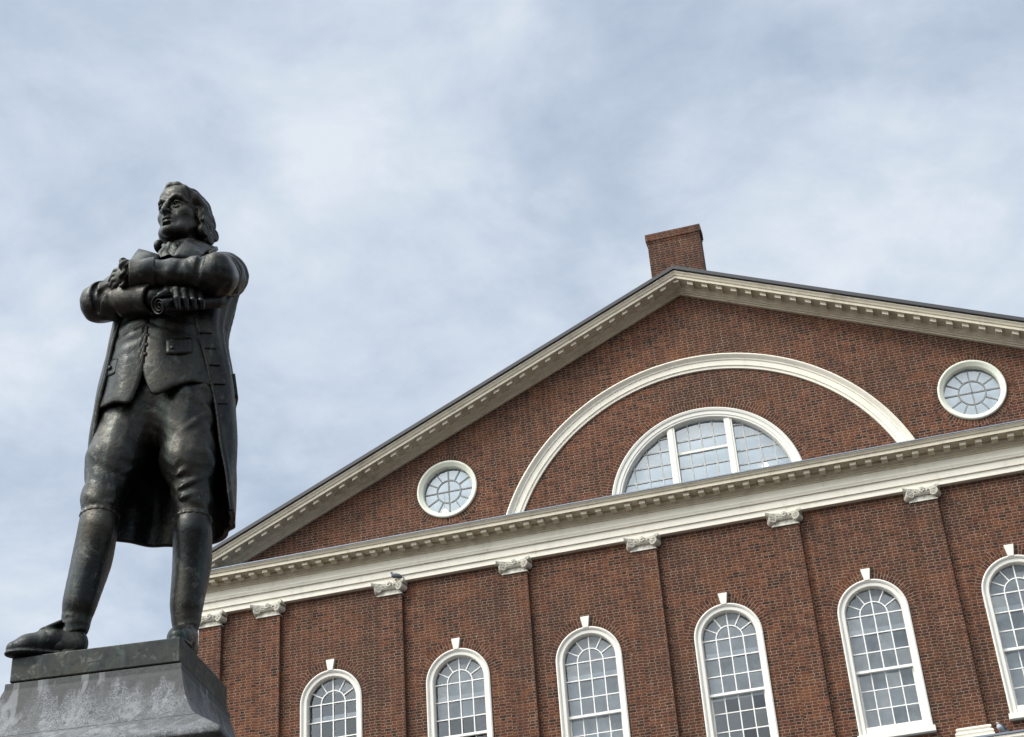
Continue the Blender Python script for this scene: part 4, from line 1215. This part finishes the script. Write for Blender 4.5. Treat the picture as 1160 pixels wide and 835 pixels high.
# lapels and standing collar: bent plates
def plate(name, pts, th, parent, bulge=(0, 0, 0), n=7, mat=None):
    a, b, c, d = [np.array(p, float) for p in pts]; bl = np.array(bulge)
    g = np.zeros((n, n, 3))
    for i, t in enumerate(np.linspace(0, 1, n)):
        for j, s in enumerate(np.linspace(0, 1, n)):
            g[i, j] = (a*(1-s)+b*s)*(1-t)+(d*(1-s)+c*s)*t+bl*math.sin(math.pi*t)*math.sin(math.pi*s)
    V, F = sheet(g, th)
    return from_arrays(name, V, F, mat or M_bronze, parent, True)
plate("lapel", ((-0.063, -0.360, 2.116), (0.040, -0.400, 2.059), (0.006, -0.450, 1.943), (-0.106, -0.430, 1.957)), .018, coat, (0, -.02, .01))
plate("lapel", ((0.161, -0.360, 2.207), (0.263, -0.340, 2.156), (0.219, -0.420, 2.032), (0.105, -0.450, 2.027)), .018, coat, (0, -.015, .0))
plate("collar", ((0.146, -0.380, 2.158), (0.231, -0.200, 2.313), (0.332, -0.200, 2.274), (0.183, -0.410, 2.068)), .018, coat, (.01, -.01, .02))
plate("collar", ((0.272, -0.120, 2.323), (0.338, -0.220, 2.267), (0.301, -0.300, 2.169), (0.241, -0.240, 2.200)), .020, coat, (0, -.01, .01))

# --- cravat with falling ruffles
Kv = Vol(*grid((.0, -.50, 2.05), (.36, -.04, 2.40), .0042))
nb = Hd(0, -.015, -.100)
for i in range(4):
    ts = np.linspace(0, 2*np.pi, 23); z = nb[2]-.105+.020*i
    r = .102-.004*i
    Kv.chain([np.array((nb[0]+r*math.cos(t), nb[1]+r*math.sin(t), z+.012*math.sin(t-1+i))) for t in ts], [.017]*23, .012)
for i, (a, b) in enumerate((((0.059, -0.360, 2.164), (0.055, -0.430, 2.009)), ((0.076, -0.380, 2.156), (0.081, -0.452, 1.980)), ((0.096, -0.360, 2.178), (0.103, -0.430, 1.992)), ((0.115, -0.380, 2.160), (0.128, -0.452, 1.990)), ((0.133, -0.360, 2.171), (0.153, -0.430, 2.030)))):
    a = np.array(a); b = np.array(b)
    n = 10; pts = [a+(b-a)*t+np.array((.010*math.sin(9*t+i), -.010*math.sin(7*t+2*i), 0)) for t in np.linspace(0, 1, n)]
    Kv.chain(pts, [.014+.008*t for t in np.linspace(0, 1, n)], .006)
V_, Q_ = Kv.mesh(); del Kv
from_arrays("cravat", relax(V_, Q_, 1, .3), Q_, M_bronze_dk, statue, True)
# lace ruffle at the left wrist
Rv = Vol(*grid(np.array((-0.124, -0.490, 1.881))-.13, np.array((-0.124, -0.490, 1.881))+.13, .0042))
c = np.array((-0.096, -0.515, 1.864)); axd = (wr_L-el_L)/np.linalg.norm(wr_L-el_L)
e1 = np.cross(axd, (0, 0, 1)); e1 /= np.linalg.norm(e1); e2 = np.cross(e1, axd)
ts = np.linspace(0, 2*np.pi, 60)
for ring in range(3):
    Rv.chain([c+axd*(.016*ring+.010*math.sin(8*t+ring))+(e1*math.cos(t)+e2*math.sin(t))*(.050+.009*ring+.008*math.cos(8*t+ring)) for t in ts], [.0085]*60, .006)
V_, Q_ = Rv.mesh(); del Rv
from_arrays("ruffle", V_, Q_, M_bronze_dk, statue, True)

# --- rolled paper in the right hand
sa, sb = np.array((0.042, -0.640, 1.611)), np.array((0.351, -0.450, 1.801))
dx = (sb-sa)/np.linalg.norm(sb-sa); e1 = np.cross(dx, (0, 0, 1)); e1 /= np.linalg.norm(e1); e2 = np.cross(e1, dx)
n1, n2 = 110, 12
g = np.zeros((n1, n2, 3))
for i, t in enumerate(np.linspace(0, 5.2*np.pi, n1)):
    r = .049*(1-t/(5.2*np.pi)*.82)
    for j, l in enumerate(np.linspace(0, np.linalg.norm(sb-sa), n2)):
        g[i, j] = sa+dx*(l+(.012*(t/(5*np.pi)) if j == 0 else 0))+(e1*math.cos(t+1.0)+e2*math.sin(t+1.0))*r
V_, F_ = sheet(g, .0035)
from_arrays("scroll", V_, F_, M_bronze_dk, statue, True)

# --- cast plinth under the feet
az_ = math.radians(-22.23)
pb = MB(); pb.box(-.372, .397, -.372, .275, -.115, 0.0)
Mz = Matrix.Rotation(az_, 4, 'Z')
for v in pb.bm.verts: v.co = Mz @ v.co
bmesh.ops.subdivide_edges(pb.bm, edges=pb.bm.edges, cuts=6, use_grid_fill=True)
pl = pb.build("plinth", M_plinth, statue, False, .006)

# ---------------------------------------------------------------- granite pedestal
def granite_mat():
    mt = bpy.data.materials.new("granite"); mt.use_nodes = True
    T = NT(mt.node_tree); b = mt.node_tree.nodes['Principled BSDF']
    co = T.n('ShaderNodeTexCoord').outputs['Object']
    a = T.noise(co, 150, 3, 0.7)
    c = T.noise(co, 33, 4, 0.65)
    col = T.ramp(T.m('ADD', T.m('MULTIPLY', a, 0.75), T.m('MULTIPLY', c, 0.25)), [(0.36, (0.025, 0.026, 0.028)), (0.46, (0.080, 0.084, 0.090)), (0.54, (0.125, 0.131, 0.140)), (0.66, (0.25, 0.26, 0.272))])
    vo = T.n('ShaderNodeTexVoronoi', feature='F1'); T.l(co, vo.inputs['Vector']); vo.inputs['Scale'].default_value = 15; 
    pit = T.m('MULTIPLY', T.m('LESS_THAN', T.m('ADD', vo.outputs['Distance'], T.m('MULTIPLY', T.noise(co, 60, 2), 0.14)), 0.235), T.m('GREATER_THAN', T.noise(co, 5, 2), 0.47))
    col = T.mix(T.m('MULTIPLY', pit, 0.85), col, (0.03, 0.032, 0.036))
    # black run-off stains below the bronze, with pale washed streaks between
    sp = T.n('ShaderNodeSeparateXYZ'); T.l(co, sp.inputs[0])
    mp = T.n('ShaderNodeMapping'); T.l(co, mp.inputs['Vector']); mp.inputs['Scale'].default_value = (9, 9, 0.9)
    st = T.noise(mp.outputs[0], 1.0, 4, 0.6, 0.3)
    edge = T.rng(T.m('ADD', sp.outputs[2], T.m('MULTIPLY', T.m('SUBTRACT', st, 0.5), 0.62)), -0.25, -0.17, 0.0, 1.0, True)
    col = T.mix(T.m('MULTIPLY', edge, 0.82), col, (0.026, 0.027, 0.025))
    col = T.mix(T.ramp(T.noise(mp.outputs[0], 0.55, 3, 0.6, 0.4), [(0.47, 0.0), (0.60, 0.55)]), col, (0.042, 0.043, 0.040))
    col = T.mix(T.ramp(T.noise(mp.outputs[0], 1.7, 4, 0.6, 0.2), [(0.56, 0.0), (0.64, 0.6)]), col, (0.20, 0.205, 0.21))
    T.l(col, b.inputs['Base Color']); b.inputs['Roughness'].default_value = 0.75
    bp = T.n('ShaderNodeBump'); bp.inputs['Strength'].default_value = 0.5; bp.inputs['Distance'].default_value = 0.006
    T.l(T.m('SUBTRACT', c, T.m('MULTIPLY', pit, 0.9)), bp.inputs['Height']); T.l(bp.outputs[0], b.inputs['Normal'])
    return mt
M_granite = granite_mat()
ped = empty("pedestal", (ST_O[0], ST_O[1], 0.0), math.radians(6.5))
tag(ped, "grey granite pedestal with a flared stained cap and moulded ledge under the bronze statue", "pedestal")
TZ = ST_O[2]
CX, CY = .0125, -.0485                 # centre of the plinth in its own frame
HX, HY = .3845, .3235
def stone(name, prof, parent, mat, bev=.006, origin=TZ):
    """stack of rectangles: (grow, height)"""
    mb = MB()
    rings = []
    for g, z in prof:
        x, y = HX+g, HY+g
        ring = []
        for (xa, ya, xb, yb) in ((-x, -y, x, -y), (x, -y, x, y), (x, y, -x, y), (-x, y, -x, -y)):
            for t in np.linspace(0, 1, 7)[:-1]: ring.append((CX+xa+(xb-xa)*t, CY+ya+(yb-ya)*t, z))
        rings.append(ring)
    mb.sweep(rings)
    o = mb.build(name, mat, parent, False, bev)
    o.location = (0, 0, origin)
    return o
stone("cap", [(.012, -.125), (.013, -.155), (.020, -.175), (.034, -.228), (.052, -.290), (.076, -.340), (.100, -.378), (.124, -.402), (.124, -.403)][::-1], ped, M_granite)
stone("ledge", [(.09, -.66), (.10, -.63), (.135, -.600), (.165, -.585), (.165, -.562), (.180, -.556), (.270, -.552), (.285, -.547), (.285, -.526), (.278, -.518), (.13, -.405)], ped, M_granite)
stone("die", [(.085, -2.75), (.085, -.662)], ped, M_granite, .012)
stone("base", [(.42, -TZ+.30), (.42, -3.35), (.38, -3.28), (.30, -3.10), (.16, -2.92), (.14, -2.752)], ped, M_granite)
stone("step", [(.75, -TZ+.01), (.75, -TZ+.298)], ped, M_granite, .012)

# ---------------------------------------------------------------- pigeons
M_pig = plain_mat("pigeon_grey", (.075, .085, .115), .6, 0, .5, 40)
M_pig_l = plain_mat("pigeon_pale", (.42, .45, .50), .6, 0, .3, 40)
def pigeon(loc, rz, label, pale):
    r_ = empty("pigeon", loc, rz); tag(r_, label, "pigeon")
    v = Vol(*grid((-.16, -.08, .0), (.19, .08, .22), .006))
    v.ell((0, 0, .095), (.095, .055, .052), np.array(Matrix.Rotation(math.radians(18), 3, 'Y')).tolist())
    v.ell((-.06, 0, .10), (.05, .045, .045), None, .03)
    v.cone((-.075, 0, .12), (-.098, 0, .170), .032, .022, .03); v.ell((-.104, 0, .180), (.026, .022, .022), None, .012)
    v.cone((-.125, 0, .178), (-.142, 0, .172), .008, .003, .006)
    v.cone((.07, 0, .075), (.165, 0, .045), .028, .018, .03)
    V_, Q_ = v.mesh(); from_arrays("body", relax(V_, Q_, 2), Q_, M_pig_l if pale else M_pig, r_, True)
    for s in (-1, 1):
        w_ = Vol(*grid((-.10, -.08, .0), (.17, .08, .16), .006))
        w_.ell((.03, s*.045, .10), (.095, .016, .038), np.array(Matrix.Rotation(math.radians(16), 3, 'Y')).tolist())
        V_, Q_ = w_.mesh(); from_arrays("wing", relax(V_, Q_, 2), Q_, M_pig, r_, True)
        lg = MB(); lg.box(.0-.006, .006, s*.022-.005, s*.022+.005, .0, .06); lg.box(-.03, .015, s*.022-.014, s*.022+.014, .0, .008); lg.build("leg", M_brick_arch, r_)
pigeon((-P7+.20, -.235, zh(15.128)), math.radians(20), "dark pigeon perched on the capital right of the first arched window", False)
pigeon((5.0, -.40, zh(9.612)), math.radians(55), "pale grey pigeon on the lead ledge beside the white pilaster base", True)
# ---------------------------------------------------------------- lamps glowing inside the attic
def lamp_bulb(loc, r, power, label):
    e = empty("attic_lamp", loc); tag(e, label, "lamp")
    mb = MB(); mb.sweep([[(rr*r*math.cos(t), rr*r*math.sin(t), z*r) for t in np.linspace(0, 2*math.pi, 15)[:-1]] for rr, z in ((.2, -1.0), (.72, -.7), (1., 0), (.72, .7), (.3, 1.0))])
    mt = bpy.data.materials.new("lamp_glow"); mt.use_nodes = True; b = mt.node_tree.nodes['Principled BSDF']
    b.inputs['Emission Color'].default_value = (1, .80, .52, 1); b.inputs['Emission Strength'].default_value = power*.42
    mb.build("bulb", mt, e, True)
    cd = MB(); cd.box(-.006, .006, -.006, .006, r*.98, .5); cd.build("cord", M_dark, e)
lamp_bulb((1.31, .33, zh(16.56)), .075, 3.0, "small warm lamp glowing inside the right end of the half-round window")
lamp_bulb((-6.16, .24, zh(16.86)), .060, 3.0, "small warm lamp glowing at the bottom of the left round window")
